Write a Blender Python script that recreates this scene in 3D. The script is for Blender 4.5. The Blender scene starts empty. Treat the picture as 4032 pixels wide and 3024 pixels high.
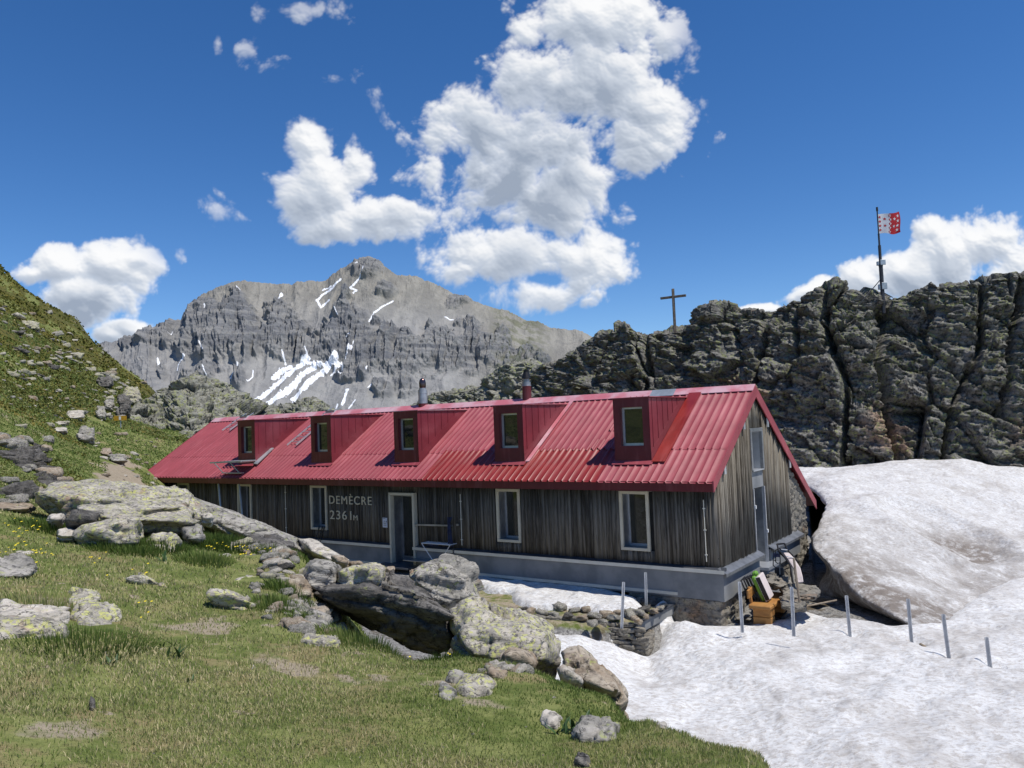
import bpy, bmesh, math, random
import numpy as np
from mathutils import Matrix, Vector, Euler
random.seed(7); rng=np.random.default_rng(7)
scene=bpy.context.scene
COL=scene.collection
# ------------------------------------------------------------------ camera
PITCH,ROLL,FPX=.0539,-.0392,3044.34
_f=np.array([0,math.cos(PITCH),math.sin(PITCH)]); _r0=np.array([1.,0,0]); _u0=np.cross(_r0,_f)
_r=math.cos(ROLL)*_r0+math.sin(ROLL)*_u0; _u=-math.sin(ROLL)*_r0+math.cos(ROLL)*_u0
cam=bpy.data.cameras.new('camera'); co=bpy.data.objects.new('camera',cam); COL.objects.link(co)
co.matrix_world=Matrix(((_r[0],_u[0],-_f[0],0),(_r[1],_u[1],-_f[1],0),(_r[2],_u[2],-_f[2],0),(0,0,0,1)))
cam.sensor_width=36; cam.lens=36*FPX/4032; cam.clip_end=20000; cam.clip_start=.05
scene.camera=co
scene.view_settings.view_transform='Standard'; scene.view_settings.look='None'
scene.view_settings.exposure=0.0; scene.view_settings.gamma=1; scene.view_settings.use_curve_mapping=False
# ------------------------------------------------------------------ sun
HC=np.array([4.806,18.7093,-3.5699]); TH=2.5334
HA=np.array([math.cos(TH),math.sin(TH),0]); HB=np.array([-HA[1]*-1,-HA[0],0]); HB=np.array([HA[1],-HA[0],0]); HZ=np.array([0,0,1.])
SUN=-.76*HA+.05*HB+1.62*HZ; SUN/=np.linalg.norm(SUN)
SUNEL=math.asin(SUN[2]); SUNAZ=math.atan2(SUN[0],SUN[1])
sl=bpy.data.lights.new('sun','SUN'); sl.energy=4.5; sl.angle=math.radians(.55); sl.color=(1,.955,.88)
so=bpy.data.objects.new('sun',sl); COL.objects.link(so); so.rotation_euler=Vector(SUN).to_track_quat('Z','Y').to_euler(); so.location=(20,-10,60)

def ray(u,v):
    d=_f+(u-2016)/FPX*_r-(v-1512)/FPX*_u
    return d
def P(u,v,r):
    d=ray(u,v); return d*(r/math.hypot(d[0],d[1]))
def Pd(u,v,dep):
    d=ray(u,v); return d*(dep/d[1])
def Pz(u,v,z):
    d=ray(u,v); return d*(z/d[2])
# ------------------------------------------------------------------ node helper
class NT:
    def __init__(s,nt): s.nt=nt; nt.nodes.clear()
    def n(s,t,ins=None,**kw):
        nd=s.nt.nodes.new(t)
        for k,v in kw.items(): setattr(nd,k,v)
        if ins:
            for k,v in ins.items(): s.set(nd.inputs[k],v)
        return nd
    def set(s,inp,v):
        if isinstance(v,bpy.types.NodeSocket): s.nt.links.new(v,inp)
        elif isinstance(v,bpy.types.Node): s.nt.links.new(v.outputs[0],inp)
        else:
            if inp.type=='RGBA' and len(v)==3: v=(*v,1)
            inp.default_value=v
    def math(s,op,a,b=0.,c=0.,clamp=False):
        nd=s.nt.nodes.new('ShaderNodeMath'); nd.operation=op; nd.use_clamp=clamp
        s.set(nd.inputs[0],a); s.set(nd.inputs[1],b); s.set(nd.inputs[2],c); return nd.outputs[0]
    def mapr(s,v,a,b,c=0.,d=1.,smooth=True):
        nd=s.nt.nodes.new('ShaderNodeMapRange'); nd.interpolation_type='SMOOTHSTEP' if smooth else 'LINEAR'
        s.set(nd.inputs[0],v)
        for i,x in zip((1,2,3,4),(a,b,c,d)): s.set(nd.inputs[i],x)
        return nd.outputs[0]
    def mix(s,f,a,b,blend='MIX'):
        nd=s.nt.nodes.new('ShaderNodeMix'); nd.data_type='RGBA'; nd.blend_type=blend
        s.set(nd.inputs[0],f); s.set(nd.inputs[6],a); s.set(nd.inputs[7],b); return nd.outputs[2]
    def noise(s,vec,scale,detail=4.,rough=.55,dist=0.,out=0):
        nd=s.n('ShaderNodeTexNoise',{'Scale':scale,'Detail':detail,'Roughness':rough,'Distortion':dist})
        if vec is not None: s.set(nd.inputs['Vector'],vec)
        return nd.outputs[out]
    def vor(s,vec,scale,feature='F1',rand=1.,out=0):
        nd=s.n('ShaderNodeTexVoronoi',{'Scale':scale,'Randomness':rand},feature=feature)
        if vec is not None: s.set(nd.inputs['Vector'],vec)
        return nd.outputs[out]
    def scl(s,vec,sc,rot=(0,0,0)):
        nd=s.n('ShaderNodeMapping',{'Vector':vec,'Scale':sc,'Rotation':rot}); return nd.outputs[0]
    def bump(s,h,strength=.5,dist=.05,normal=None):
        nd=s.n('ShaderNodeBump',{'Height':h,'Strength':strength,'Distance':dist})
        if normal is not None: s.set(nd.inputs['Normal'],normal)
        return nd.outputs[0]
# ------------------------------------------------------------------ sky (world)
def build_world():
    w=bpy.data.worlds.new('World'); scene.world=w; w.use_nodes=True
    T=NT(w.node_tree)
    sky=T.n('ShaderNodeTexSky',sky_type='NISHITA',sun_disc=False,sun_elevation=SUNEL,sun_rotation=SUNAZ,altitude=2361.,air_density=1.0,dust_density=.1,ozone_density=2.2)
    hs=T.n('ShaderNodeHueSaturation',{'Hue':.506,'Saturation':1.29,'Value':1.0,'Fac':1.,'Color':sky.outputs[0]})
    bg=T.n('ShaderNodeBackground',{'Color':hs.outputs[0],'Strength':.135})
    T.n('ShaderNodeOutputWorld',{'Surface':bg.outputs[0]})
build_world()
# ------------------------------------------------------------------ numpy noise
def _h(ix,iy,iz,s):
    n=(ix.astype(np.int64)*374761393+iy.astype(np.int64)*668265263+iz.astype(np.int64)*2147483647+s*1274126177)&0xffffffff
    n=((n^(n>>13))*1274126177)&0xffffffff
    n=((n^(n>>16))*2246822519)&0xffffffff
    return ((n^(n>>15))&0xffffff)/float(0xffffff)
def vn(p,s=0):
    i=np.floor(p).astype(np.int64); f=p-i; f=f*f*f*(f*(f*6-15)+10); r=0
    for dx in(0,1):
        for dy in(0,1):
            for dz in(0,1):
                w=(f[:,0] if dx else 1-f[:,0])*(f[:,1] if dy else 1-f[:,1])*(f[:,2] if dz else 1-f[:,2])
                r=r+w*_h(i[:,0]+dx,i[:,1]+dy,i[:,2]+dz,s)
    return r*2-1
def fbm(p,o=4,s=0,g=.5,l=2.03,ridge=False):
    a=1;t=0;r=0
    for k in range(o):
        n=vn(p,s+k*17)
        if ridge: n=1-2*np.abs(n)
        r=r+a*n;t+=a;a*=g;p=p*l+13.7
    return r/t
def worley(p,s=0,tilt=False):
    i=np.floor(p).astype(np.int64); n=len(p)
    f1=np.full(n,9.);f2=np.full(n,9.);cid=np.zeros(n);til=np.zeros(n)
    for dx in(-1,0,1):
        for dy in(-1,0,1):
            for dz in(-1,0,1):
                c=i+np.array([dx,dy,dz])
                q=np.stack([_h(c[:,0],c[:,1],c[:,2],s+k) for k in(1,2,3)],1)+c
                d=np.sqrt(((q-p)**2).sum(1)); hid=_h(c[:,0],c[:,1],c[:,2],s+9)
                m=d<f1
                f2=np.where(m,f1,np.minimum(f2,d)); cid=np.where(m,hid,cid); f1=np.where(m,d,f1)
                if tilt: til=np.where(m,(p[:,0]-q[:,0])*(hid*7.31%1*2-1)+(p[:,1]-q[:,1])*(hid*13.7%1*2-1)+(p[:,2]-q[:,2])*(hid*29.3%1*2-1),til)
    return (f1,f2,cid,til) if tilt else (f1,f2,cid)
def sst(a,b,x):
    t=np.clip((x-a)/(b-a),0,1); return t*t*(3-2*t)
# ------------------------------------------------------------------ object helpers
def tag(o,label=None,cat=None,group=None,kind=None):
    if label:o['label']=label
    if cat:o['category']=cat
    if group:o['group']=group
    if kind:o['kind']=kind
    return o
def link(name,me,mat=None,parent=None):
    o=bpy.data.objects.new(name,me); COL.objects.link(o)
    if mat is not None:
        for m in (mat if isinstance(mat,(list,tuple)) else [mat]): me.materials.append(m)
    if parent is not None: o.parent=parent
    return o
def npmesh(name,V,F,smooth=True,attrs=None):
    """V (n,3), F (m,k) uniform polys"""
    me=bpy.data.meshes.new(name); V=np.asarray(V,np.float32); F=np.asarray(F,np.int32)
    me.vertices.add(len(V)); me.vertices.foreach_set('co',V.ravel())
    k=F.shape[1]; me.loops.add(F.size); me.loops.foreach_set('vertex_index',F.ravel())
    me.polygons.add(len(F)); me.polygons.foreach_set('loop_start',np.arange(0,F.size,k,dtype=np.int32))
    me.polygons.foreach_set('loop_total',np.full(len(F),k,np.int32))
    if smooth: me.polygons.foreach_set('use_smooth',np.ones(len(F),bool))
    if attrs:
        for an,av in attrs.items():
            av=np.asarray(av,np.float32)
            if av.ndim==1: a=me.attributes.new(an,'FLOAT','POINT'); a.data.foreach_set('value',av)
            else: a=me.attributes.new(an,'FLOAT_COLOR','POINT'); a.data.foreach_set('color',av.ravel())
    me.update(calc_edges=True); me.validate(); return me
def gridfaces(nr,nc,wrap=False):
    i=np.arange(nr-1)[:,None]; j=np.arange(nc if wrap else nc-1)[None,:]
    a=i*nc+j; b=i*nc+(j+1)%nc; c=(i+1)*nc+(j+1)%nc; d=(i+1)*nc+j
    return np.stack([a,b,c,d],-1).reshape(-1,4)
class MB:
    """collects boxes, bars, tubes -> one mesh"""
    def __init__(s): s.bm=bmesh.new()
    def box(s,c,d,rot=None,mi=0):
        m=Matrix.Translation(c)@((rot.to_4x4()) if rot is not None else Matrix())@Matrix.Diagonal((*d,1))
        r=bmesh.ops.create_cube(s.bm,size=1,matrix=m)
        if mi:
            for f in {f for v in r['verts'] for f in v.link_faces}: f.material_index=mi
        return s
    def span(s,a,b,mi=0):
        a=np.array(a,float);b=np.array(b,float); return s.box(tuple((a+b)/2),tuple(np.abs(b-a)),mi=mi)
    def bar(s,a,b,w,h,up=(0,0,1)):
        a=Vector(a);b=Vector(b);d=(b-a); L=d.length; z=d.normalized(); x=Vector(up).cross(z)
        if x.length<1e-4: x=Vector((1,0,0)).cross(z)
        x.normalize(); y=z.cross(x); R=Matrix((x,y,z)).transposed()
        return s.box((a+b)/2,(w,h,L),R)
    def tube(s,pts,r,n=8,r2=None):
        pts=[Vector(p) for p in pts]
        for k,(a,b) in enumerate(zip(pts[:-1],pts[1:])):
            d=b-a; q=d.to_track_quat('Z','Y').to_matrix().to_4x4()
            bmesh.ops.create_cone(s.bm,cap_ends=True,segments=n,radius1=r,radius2=r if r2 is None else r2,depth=d.length,matrix=Matrix.Translation((a+b)/2)@q)
        if len(pts)>2:
            for p in pts[1:-1]: bmesh.ops.create_uvsphere(s.bm,u_segments=n,v_segments=6,radius=r*1.01,matrix=Matrix.Translation(p))
        return s
    def lathe(s,prof,n=20,c=(0,0,0)):
        rings=[]
        for r,z in prof: rings.append([s.bm.verts.new((c[0]+r*math.cos(t*2*math.pi/n),c[1]+r*math.sin(t*2*math.pi/n),c[2]+z)) for t in range(n)])
        for a,b in zip(rings[:-1],rings[1:]):
            for t in range(n): s.bm.faces.new((a[t],a[(t+1)%n],b[(t+1)%n],b[t]))
        s.bm.faces.new(rings[0][::-1]); s.bm.faces.new(rings[-1]); return s
    def poly(s,pts,ext=None):
        vs=[s.bm.verts.new(p) for p in pts]; f=s.bm.faces.new(vs)
        if ext is not None:
            r=bmesh.ops.extrude_face_region(s.bm,geom=[f]); vv=[e for e in r['geom'] if isinstance(e,bmesh.types.BMVert)]
            bmesh.ops.translate(s.bm,verts=vv,vec=ext); bmesh.ops.recalc_face_normals(s.bm,faces=s.bm.faces)
        return s
    def build(s,name,mat,parent=None,bevel=0,smooth=False):
        bmesh.ops.recalc_face_normals(s.bm,faces=s.bm.faces)
        if bevel: bmesh.ops.bevel(s.bm,geom=list(s.bm.edges),offset=bevel,segments=1,affect='EDGES',clamp_overlap=True)
        me=bpy.data.meshes.new(name); s.bm.to_mesh(me); s.bm.free()
        if smooth: me.polygons.foreach_set('use_smooth',np.ones(len(me.polygons),bool))
        return link(name,me,mat,parent)
def empty(name,loc=(0,0,0),parent=None,rz=0):
    o=bpy.data.objects.new(name,None); COL.objects.link(o); o.location=loc; o.rotation_euler=(0,0,rz); o.empty_display_size=.2
    if parent is not None:o.parent=parent
    return o
# ------------------------------------------------------------------ materials
def new_mat(name):
    m=bpy.data.materials.new(name); m.use_nodes=True; return m,NT(m.node_tree)
def fin(T,color,rough=.8,metal=0.,normal=None,spec=.4,**kw):
    d={'Base Color':color,'Roughness':rough,'Metallic':metal,'Specular IOR Level':spec}; d.update(kw)
    b=T.n('ShaderNodeBsdfPrincipled',d)
    if normal is not None:T.set(b.inputs['Normal'],normal)
    T.n('ShaderNodeOutputMaterial',{'Surface':b.outputs[0]})
def simple(name,c1,c2=None,scale=8.,rough=.7,metal=0.,bump=.15,spec=.4,stretch=(1,1,1),detail=5.):
    m,T=new_mat(name); tc=T.n('ShaderNodeTexCoord').outputs['Object']
    c2=c2 or tuple(x*.7 for x in c1)
    v=T.scl(tc,stretch); nz=T.noise(v,scale,detail,.6)
    c=T.mix(T.mapr(nz,.35,.65),c1,c2)
    rg=T.math('MULTIPLY_ADD',nz,.25,rough-.12)
    fin(T,c,rg,metal,T.bump(nz,bump,.02) if bump else None,spec); return m
def rock_mat(name,c1,c2,dark,lich,lamt=.5,damt=.45,rust=(.30,.17,.09),ramt=.3,sc=1.,bump=.7,crack_tone=(.045,.042,.036),rattr=False):
    m,T=new_mat(name); tc=T.n('ShaderNodeTexCoord').outputs['Object']
    oi=T.n('ShaderNodeObjectInfo').outputs['Random']
    off=T.n('ShaderNodeCombineXYZ',{0:T.math('MULTIPLY',oi,37.),1:T.math('MULTIPLY',oi,71.),2:0.}).outputs[0]
    tc=T.n('ShaderNodeVectorMath',{0:tc,1:off},operation='ADD').outputs[0]
    st=T.scl(tc,(1.2,1.2,6.),(.25,.18,0))
    n1=T.noise(tc,1.6*sc,7,.62); n2=T.noise(st,2.2*sc,7,.65,.6); n3=T.noise(tc,9*sc,6,.7)
    c=T.mix(T.mapr(n1,.38,.62),c1,c2)
    c=T.mix(T.mapr(n2,.5,.68,0,.55),c,tuple(x*.45 for x in c1))
    c=T.mix(T.math('MULTIPLY',T.mapr(T.noise(tc,.9*sc,5,.6,.4),.66-.2*ramt,.74),.8*min(1,ramt*2)),c,rust)
    if rattr: c=T.mix(T.math('MULTIPLY',T.n('ShaderNodeAttribute',attribute_name='rust').outputs['Fac'],T.mapr(n1,.3,.6,.5,1.)),c,(.37,.245,.17))
    # dark lichen crust and darker patches, partly shading painted into the colour
    c=T.mix(T.mapr(T.noise(tc,5.5*sc,8,.72),.61-.24*damt,.68-.12*damt,0,.9),c,dark)
    c=T.mix(T.mapr(T.noise(tc,1.9*sc,7,.7,.5),.56,.64,0,.6),c,tuple(x*.42 for x in c1))
    # yellow-green map lichen in patches with ragged edges
    la=T.math('MULTIPLY',T.mapr(T.noise(tc,6.5*sc,7,.7,.3),.60-.13*lamt,.66-.12*lamt),T.mapr(T.noise(tc,1.3*sc,3,.5),.5-.2*lamt,.62-.15*lamt))
    c=T.mix(T.math('MULTIPLY',la,.85),c,lich)
    # pale speckle
    c=T.mix(T.mapr(T.noise(tc,26*sc,3,.6),.62,.7,0,.35),c,tuple(min(1,x*1.7) for x in c2))
    wv=T.n('ShaderNodeVectorMath',{0:tc,1:T.n('ShaderNodeVectorMath',{0:T.noise(tc,2.*sc,4,.6,out=1),1:(.55/sc,.55/sc,.55/sc)},operation='MULTIPLY').outputs[0]},operation='ADD').outputs[0]
    cr=T.vor(T.scl(wv,(.8,.8,2.6),(.3,.1,0)),1.7*sc,'DISTANCE_TO_EDGE')
    crk=T.mapr(cr,.0,.022,1,0)
    crk=T.math('MULTIPLY',crk,T.mapr(n1,.45,.55))
    c=T.mix(T.math('MULTIPLY',crk,.8),c,crack_tone)  # crack lines tinted darker
    h=T.math('ADD',T.math('MULTIPLY',n2,.8),T.math('MULTIPLY_ADD',n3,.35,T.math('MULTIPLY',crk,-.25)))
    fin(T,c,.9,0,T.bump(h,bump,.09/sc),.25); return m
M={}
M['rock_lichen']=rock_mat('rock_lichen',(.30,.275,.235),(.50,.455,.385),(.07,.068,.062),(.50,.50,.17),.68,.5,ramt=.4,sc=3.0)
M['rock_grey']=rock_mat('rock_grey',(.26,.245,.215),(.42,.39,.345),(.06,.058,.053),(.34,.37,.12),.35,.5,ramt=.2,sc=1.8)
M['rock_brown']=rock_mat('rock_brown',(.29,.225,.16),(.44,.38,.30),(.09,.075,.06),(.36,.38,.13),.15,.35,ramt=.6,sc=1.8)
M['rock_slate']=rock_mat('rock_slate',(.10,.092,.083),(.21,.195,.175),(.03,.03,.032),(.27,.28,.12),.1,.5,rust=(.2,.13,.08),ramt=.25,sc=1.6,bump=1.)
M['rock_pale']=rock_mat('rock_pale',(.40,.365,.31),(.58,.53,.46),(.12,.11,.10),(.45,.46,.16),.3,.25,rust=(.42,.27,.17),ramt=.35,sc=2.)
M['cliff']=rock_mat('cliff',(.15,.146,.13),(.27,.255,.23),(.036,.036,.033),(.25,.27,.11),.62,.6,rust=(.24,.13,.075),ramt=.25,sc=.8,bump=1.,rattr=True)
M['outcrop']=rock_mat('outcrop',(.23,.228,.195),(.35,.34,.29),(.055,.055,.045),(.29,.31,.13),.7,.42,ramt=.15,sc=.5,bump=1.)
M['stone_wall']=rock_mat('stone_wall',(.20,.185,.16),(.30,.27,.22),(.07,.065,.055),(.25,.26,.14),.05,.4,ramt=.45,sc=1.6)
def mat_snow(name,dirt=.5):
    m,T=new_mat(name); tc=T.n('ShaderNodeTexCoord').outputs['Object']
    a=T.noise(tc,1.1,6,.66); st=T.scl(tc,(8,15,11),(0,0,.5)); b=T.noise(st,1.0,9,.78,.3); c_=T.noise(tc,26.,5,.75)
    col=T.mix(T.mapr(b,.46,.60),(.86,.86,.855),(.60,.565,.53))
    col=T.mix(T.math('MULTIPLY',T.mapr(a,.46,.7),dirt),col,(.44,.40,.36))
    col=T.mix(T.math('MULTIPLY',T.mapr(c_,.60,.68),dirt),col,(.25,.17,.13))
    dm=T.vor(T.scl(tc,(1,1,1)),7.5,'SMOOTH_F1'); col=T.mix(T.mapr(dm,.55,.85,0,.30),col,(.45,.42,.39)); gl=T.noise(tc,.45,4,.55)
    col=T.mix(T.math('MULTIPLY',T.mapr(gl,.52,.68),.35),col,(.50,.46,.42))
    v=T.vor(tc,3.1); far=T.mapr(v,.02,.035,1,0)
    col=T.mix(T.math('MULTIPLY',far,T.mapr(T.noise(tc,.8,2,.5),.5,.6)),col,(.06,.045,.035))
    at=T.n('ShaderNodeAttribute',attribute_name='dirt').outputs['Fac']
    col=T.mix(T.math('MULTIPLY',at,T.mapr(T.noise(tc,2.6,9,.78),.30,.56)),col,(.25,.215,.185))
    h=T.math('ADD',T.math('MULTIPLY',b,.8),T.math('ADD',T.math('MULTIPLY',c_,.35),T.math('MULTIPLY',dm,-.7)))
    fin(T,col,.75,0,T.bump(h,.8,.08),.25); return m
M['snow']=mat_snow('snow',.55); M['snow_clean']=mat_snow('snow_clean',.2)
# ------------------------------------------------------------------ clouds: a layer far beyond the mountain
def build_clouds():
    blobs=[ # u v ru rv strength, 2212-px picture units
     (1290,40,190,110,1),(1310,170,180,120,1),(1420,250,95,110,1),(1380,310,80,80,.9),(1150,160,110,100,.8),(1040,270,150,90,.8),(1180,330,170,110,.9),(1460,70,50,60,.8),(1150,70,60,50,.6),
     (1080,400,190,90,.85),(1190,440,150,110,1),(1240,400,90,80,1),(1120,380,60,60,.9),(1110,560,210,70,1),(1270,550,110,70,1),(990,590,120,40,.8),(1170,640,120,40,.75),(1240,610,70,50,.7),
     (690,390,85,95,1),(660,310,50,50,1),(650,420,70,70,1),(780,470,130,55,1),(700,490,90,45,1),(850,470,100,50,.85),(750,340,45,50,.7),(930,390,90,60,.6),
     (130,580,95,50,1),(240,575,95,60,1),(180,650,120,60,.95),(290,560,60,50,.9),(180,690,75,45,.7),(55,605,45,30,.8),(368,538,28,22,.5),
     (300,712,75,24,1),(255,735,45,22,1),
     (2130,530,95,70,1),(2050,560,85,70,1),(2160,510,70,50,1),(1960,600,95,50,1),(1870,615,60,40,1),(1770,630,80,26,1),(1660,658,60,16,.9),(2280,590,170,90,1),(2010,510,45,35,.9),
     (485,470,40,45,.36),(545,105,32,42,.5),(680,12,95,28,.45),(745,155,38,32,.3),(815,215,28,45,.36),(575,150,60,20,.3),(1495,90,30,45,.4),(1530,230,25,32,.35),(560,20,45,45,.3),(475,90,25,30,.3),(1545,320,35,20,.25)]
    S=1.8228; nx,ny=1560,760
    x=np.linspace(-.86,.86,nx); y=np.linspace(-.03,.66,ny); X,Y=np.meshgrid(x,y,indexing='xy'); px,py=X.ravel(),Y.ravel()
    p=np.stack([px,py,0*px],1)
    wx=.020*fbm(p*9,3,201)+.003*fbm(p*40,3,204); wy=.020*fbm(p*9,3,202)+.003*fbm(p*40,3,205); q=np.stack([px+wx,py+wy,0*px],1)
    B=np.full(len(px),-1.)
    for u,v,ru,rv,st in blobs:
        d=ray(u*S,v*S); cx,cy=d[0]/d[1],d[2]/d[1]; k=.99*S/FPX
        e=1-np.hypot((q[:,0]-cx)/(ru*k),(q[:,1]-cy)/(rv*k)); e=np.minimum(e,.9)*st-(1-st)*(.12 if st>.6 else .30); h=np.clip(.5+.5*(B-e)/.16,0,1); B=B*h+e*(1-h)+.16*h*(1-h)
    def bil(q,sc,sd):
        f1,_,_=w2(q*sc,sd); return .55-f1
    def w2(q,s):
        i=np.floor(q).astype(np.int64); f1=np.full(len(q),9.)
        for dx in(-1,0,1):
            for dy in(-1,0,1):
                c=i+np.array([dx,dy,0]); o=np.stack([_h(c[:,0],c[:,1],c[:,2],s),_h(c[:,0],c[:,1],c[:,2],s+1)],1)+c[:,:2]; d=((o-q[:,:2])**2).sum(1); f1=np.minimum(f1,d)
        return np.sqrt(f1),None,None
    m=B>-.45; D=np.full(len(px),-1.); qm=q[m]
    b1=bil(qm,22,211); b2=bil(qm,48,212); b3=bil(qm,105,213); b4=bil(qm,230,214)
    fr=fbm(qm*16,7,215,.6)
    puff=.52*b1+.30*b2+.17*b3+.09*b4
    soft=np.clip(.5+1.2*fbm(qm*5,3,217),0,1)      # some flanks are wispy, some cauliflower
    D[m]=B[m]*1.0+puff*(1.05-.4*soft)+fr*(.20+.36*soft)
    D=D.reshape(ny,nx); 
    alpha=sst(.03,.40,D)*(.92+.08*sst(.3,.7,D))
    wm=np.zeros_like(D)
    for u,v,ru,rv,st in blobs:
        if st<.56:
            d=ray(u*S,v*S); wm=np.maximum(wm,np.exp(-(((X-d[0]/d[1])/(1.6*ru*S/FPX))**2+((Y-d[2]/d[1])/(1.6*rv*S/FPX))**2)))
    alpha*=1-.55*wm
    Hh=np.sqrt(np.clip(D,0,2.))
    def blur(A,n):
        for ax in(0,1):
            c=np.cumsum(np.pad(A,[(n+1,n) if k==ax else(0,0) for k in(0,1)],mode='edge'),axis=ax)
            A=(np.take(c,range(2*n+1,c.shape[ax]),axis=ax)-np.take(c,range(0,c.shape[ax]-2*n-1),axis=ax))/(2*n+1)
        return A
    Hs=blur(Hh,1); gx=np.gradient(Hs,axis=1)/(x[1]-x[0]); gy=np.gradient(Hs,axis=0)/(y[1]-y[0]); k=.030
    g2x=np.gradient(blur(Hh,7),axis=1)/(x[1]-x[0]); g2y=np.gradient(blur(Hh,7),axis=0)/(y[1]-y[0]); gx=.5*gx+.9*g2x; gy=.5*gy+.9*g2y
    nn=np.sqrt(1+(gx*k)**2+(gy*k)**2); lx,ly,lz=.42,.84,.34; lam=(-gx*k*lx-gy*k*ly+lz)/nn
    # light lost in the cloud standing between here and the sun (above, slightly right)
    dep=np.zeros_like(D); Dp=np.clip(D,0,1.1); 
    for i in range(1,26):
        sy,sx=int(i*4),int(i*1.6); sh=np.zeros_like(D); sh[:ny-sy,:nx-sx]=Dp[sy:,sx:]; dep+=sh*(1-i/30)
    dep=blur(dep,5)
    lit=.60+.44*lam-.26*sst(1.5,13.,dep)-.26*np.clip((dep-5)/10,0,1)*sst(.25,1.,Dp)
    gs=np.zeros_like(D)     # shade painted into the deep middles of the biggest heaps
    for u,v,ru,rv,am in ((1110,290,190,170,.34),(1040,420,170,70,.30),(1290,250,90,60,.15),(200,680,130,45,.30),(830,470,90,30,.12),(2080,640,200,40,.26),(1150,640,150,30,.15)):
        d=ray(u*S,v*S); gs+=am*np.exp(-(((X-d[0]/d[1])/(ru*S/FPX))**2+((Y-d[2]/d[1])/(rv*S/FPX))**2))
    lit-=1.25*gs*sst(.1,.8,D)*(1+1.1*fbm(p*22,5,221).reshape(ny,nx))
    lit+=.22*(1-alpha)
    lit+= .10*(fbm(p*30,5,219).reshape(ny,nx))
    lit=np.clip(lit,0,1)
    c0=np.array([.34,.40,.50]);c1=np.array([.60,.655,.74]);c2=np.array([1.,1.,1.])
    t=lit[...,None]; colr=np.where(t<.5,c0+(c1-c0)*t/.5,c1+(c2-c1)*np.clip((t-.5)/.38,0,1)); al=alpha*.97*(1-.0*D)
    R_=14000.; dirs=np.stack([X,np.ones_like(X),Y],-1); V=dirs*(R_/np.linalg.norm(dirs,axis=-1,keepdims=True))
    F=gridfaces(ny,nx); av=alpha.ravel(); F=F[(av[F]>.004).any(1)]; used=np.unique(F); mp=-np.ones(nx*ny,int); mp[used]=np.arange(len(used))
    me=npmesh('clouds',V.reshape(-1,3)[used],mp[F],attrs={'cloud':np.concatenate([colr.reshape(-1,3),al.reshape(-1,1)],1)[used]})
    m_,T=new_mat('clouds'); at=T.n('ShaderNodeAttribute',attribute_name='cloud'); em=T.n('ShaderNodeEmission',{'Color':at.outputs['Color'],'Strength':1.}); tr=T.n('ShaderNodeBsdfTransparent')  # cloud light and shade are painted into this emission colour
    mx=T.n('ShaderNodeMixShader',{0:at.outputs['Alpha'],1:tr.outputs[0],2:em.outputs[0]}); T.n('ShaderNodeOutputMaterial',{'Surface':mx.outputs[0]}); m_.cycles.emission_sampling='NONE'
    tag(link('clouds',me,m_),kind='structure')
build_clouds()
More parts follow.
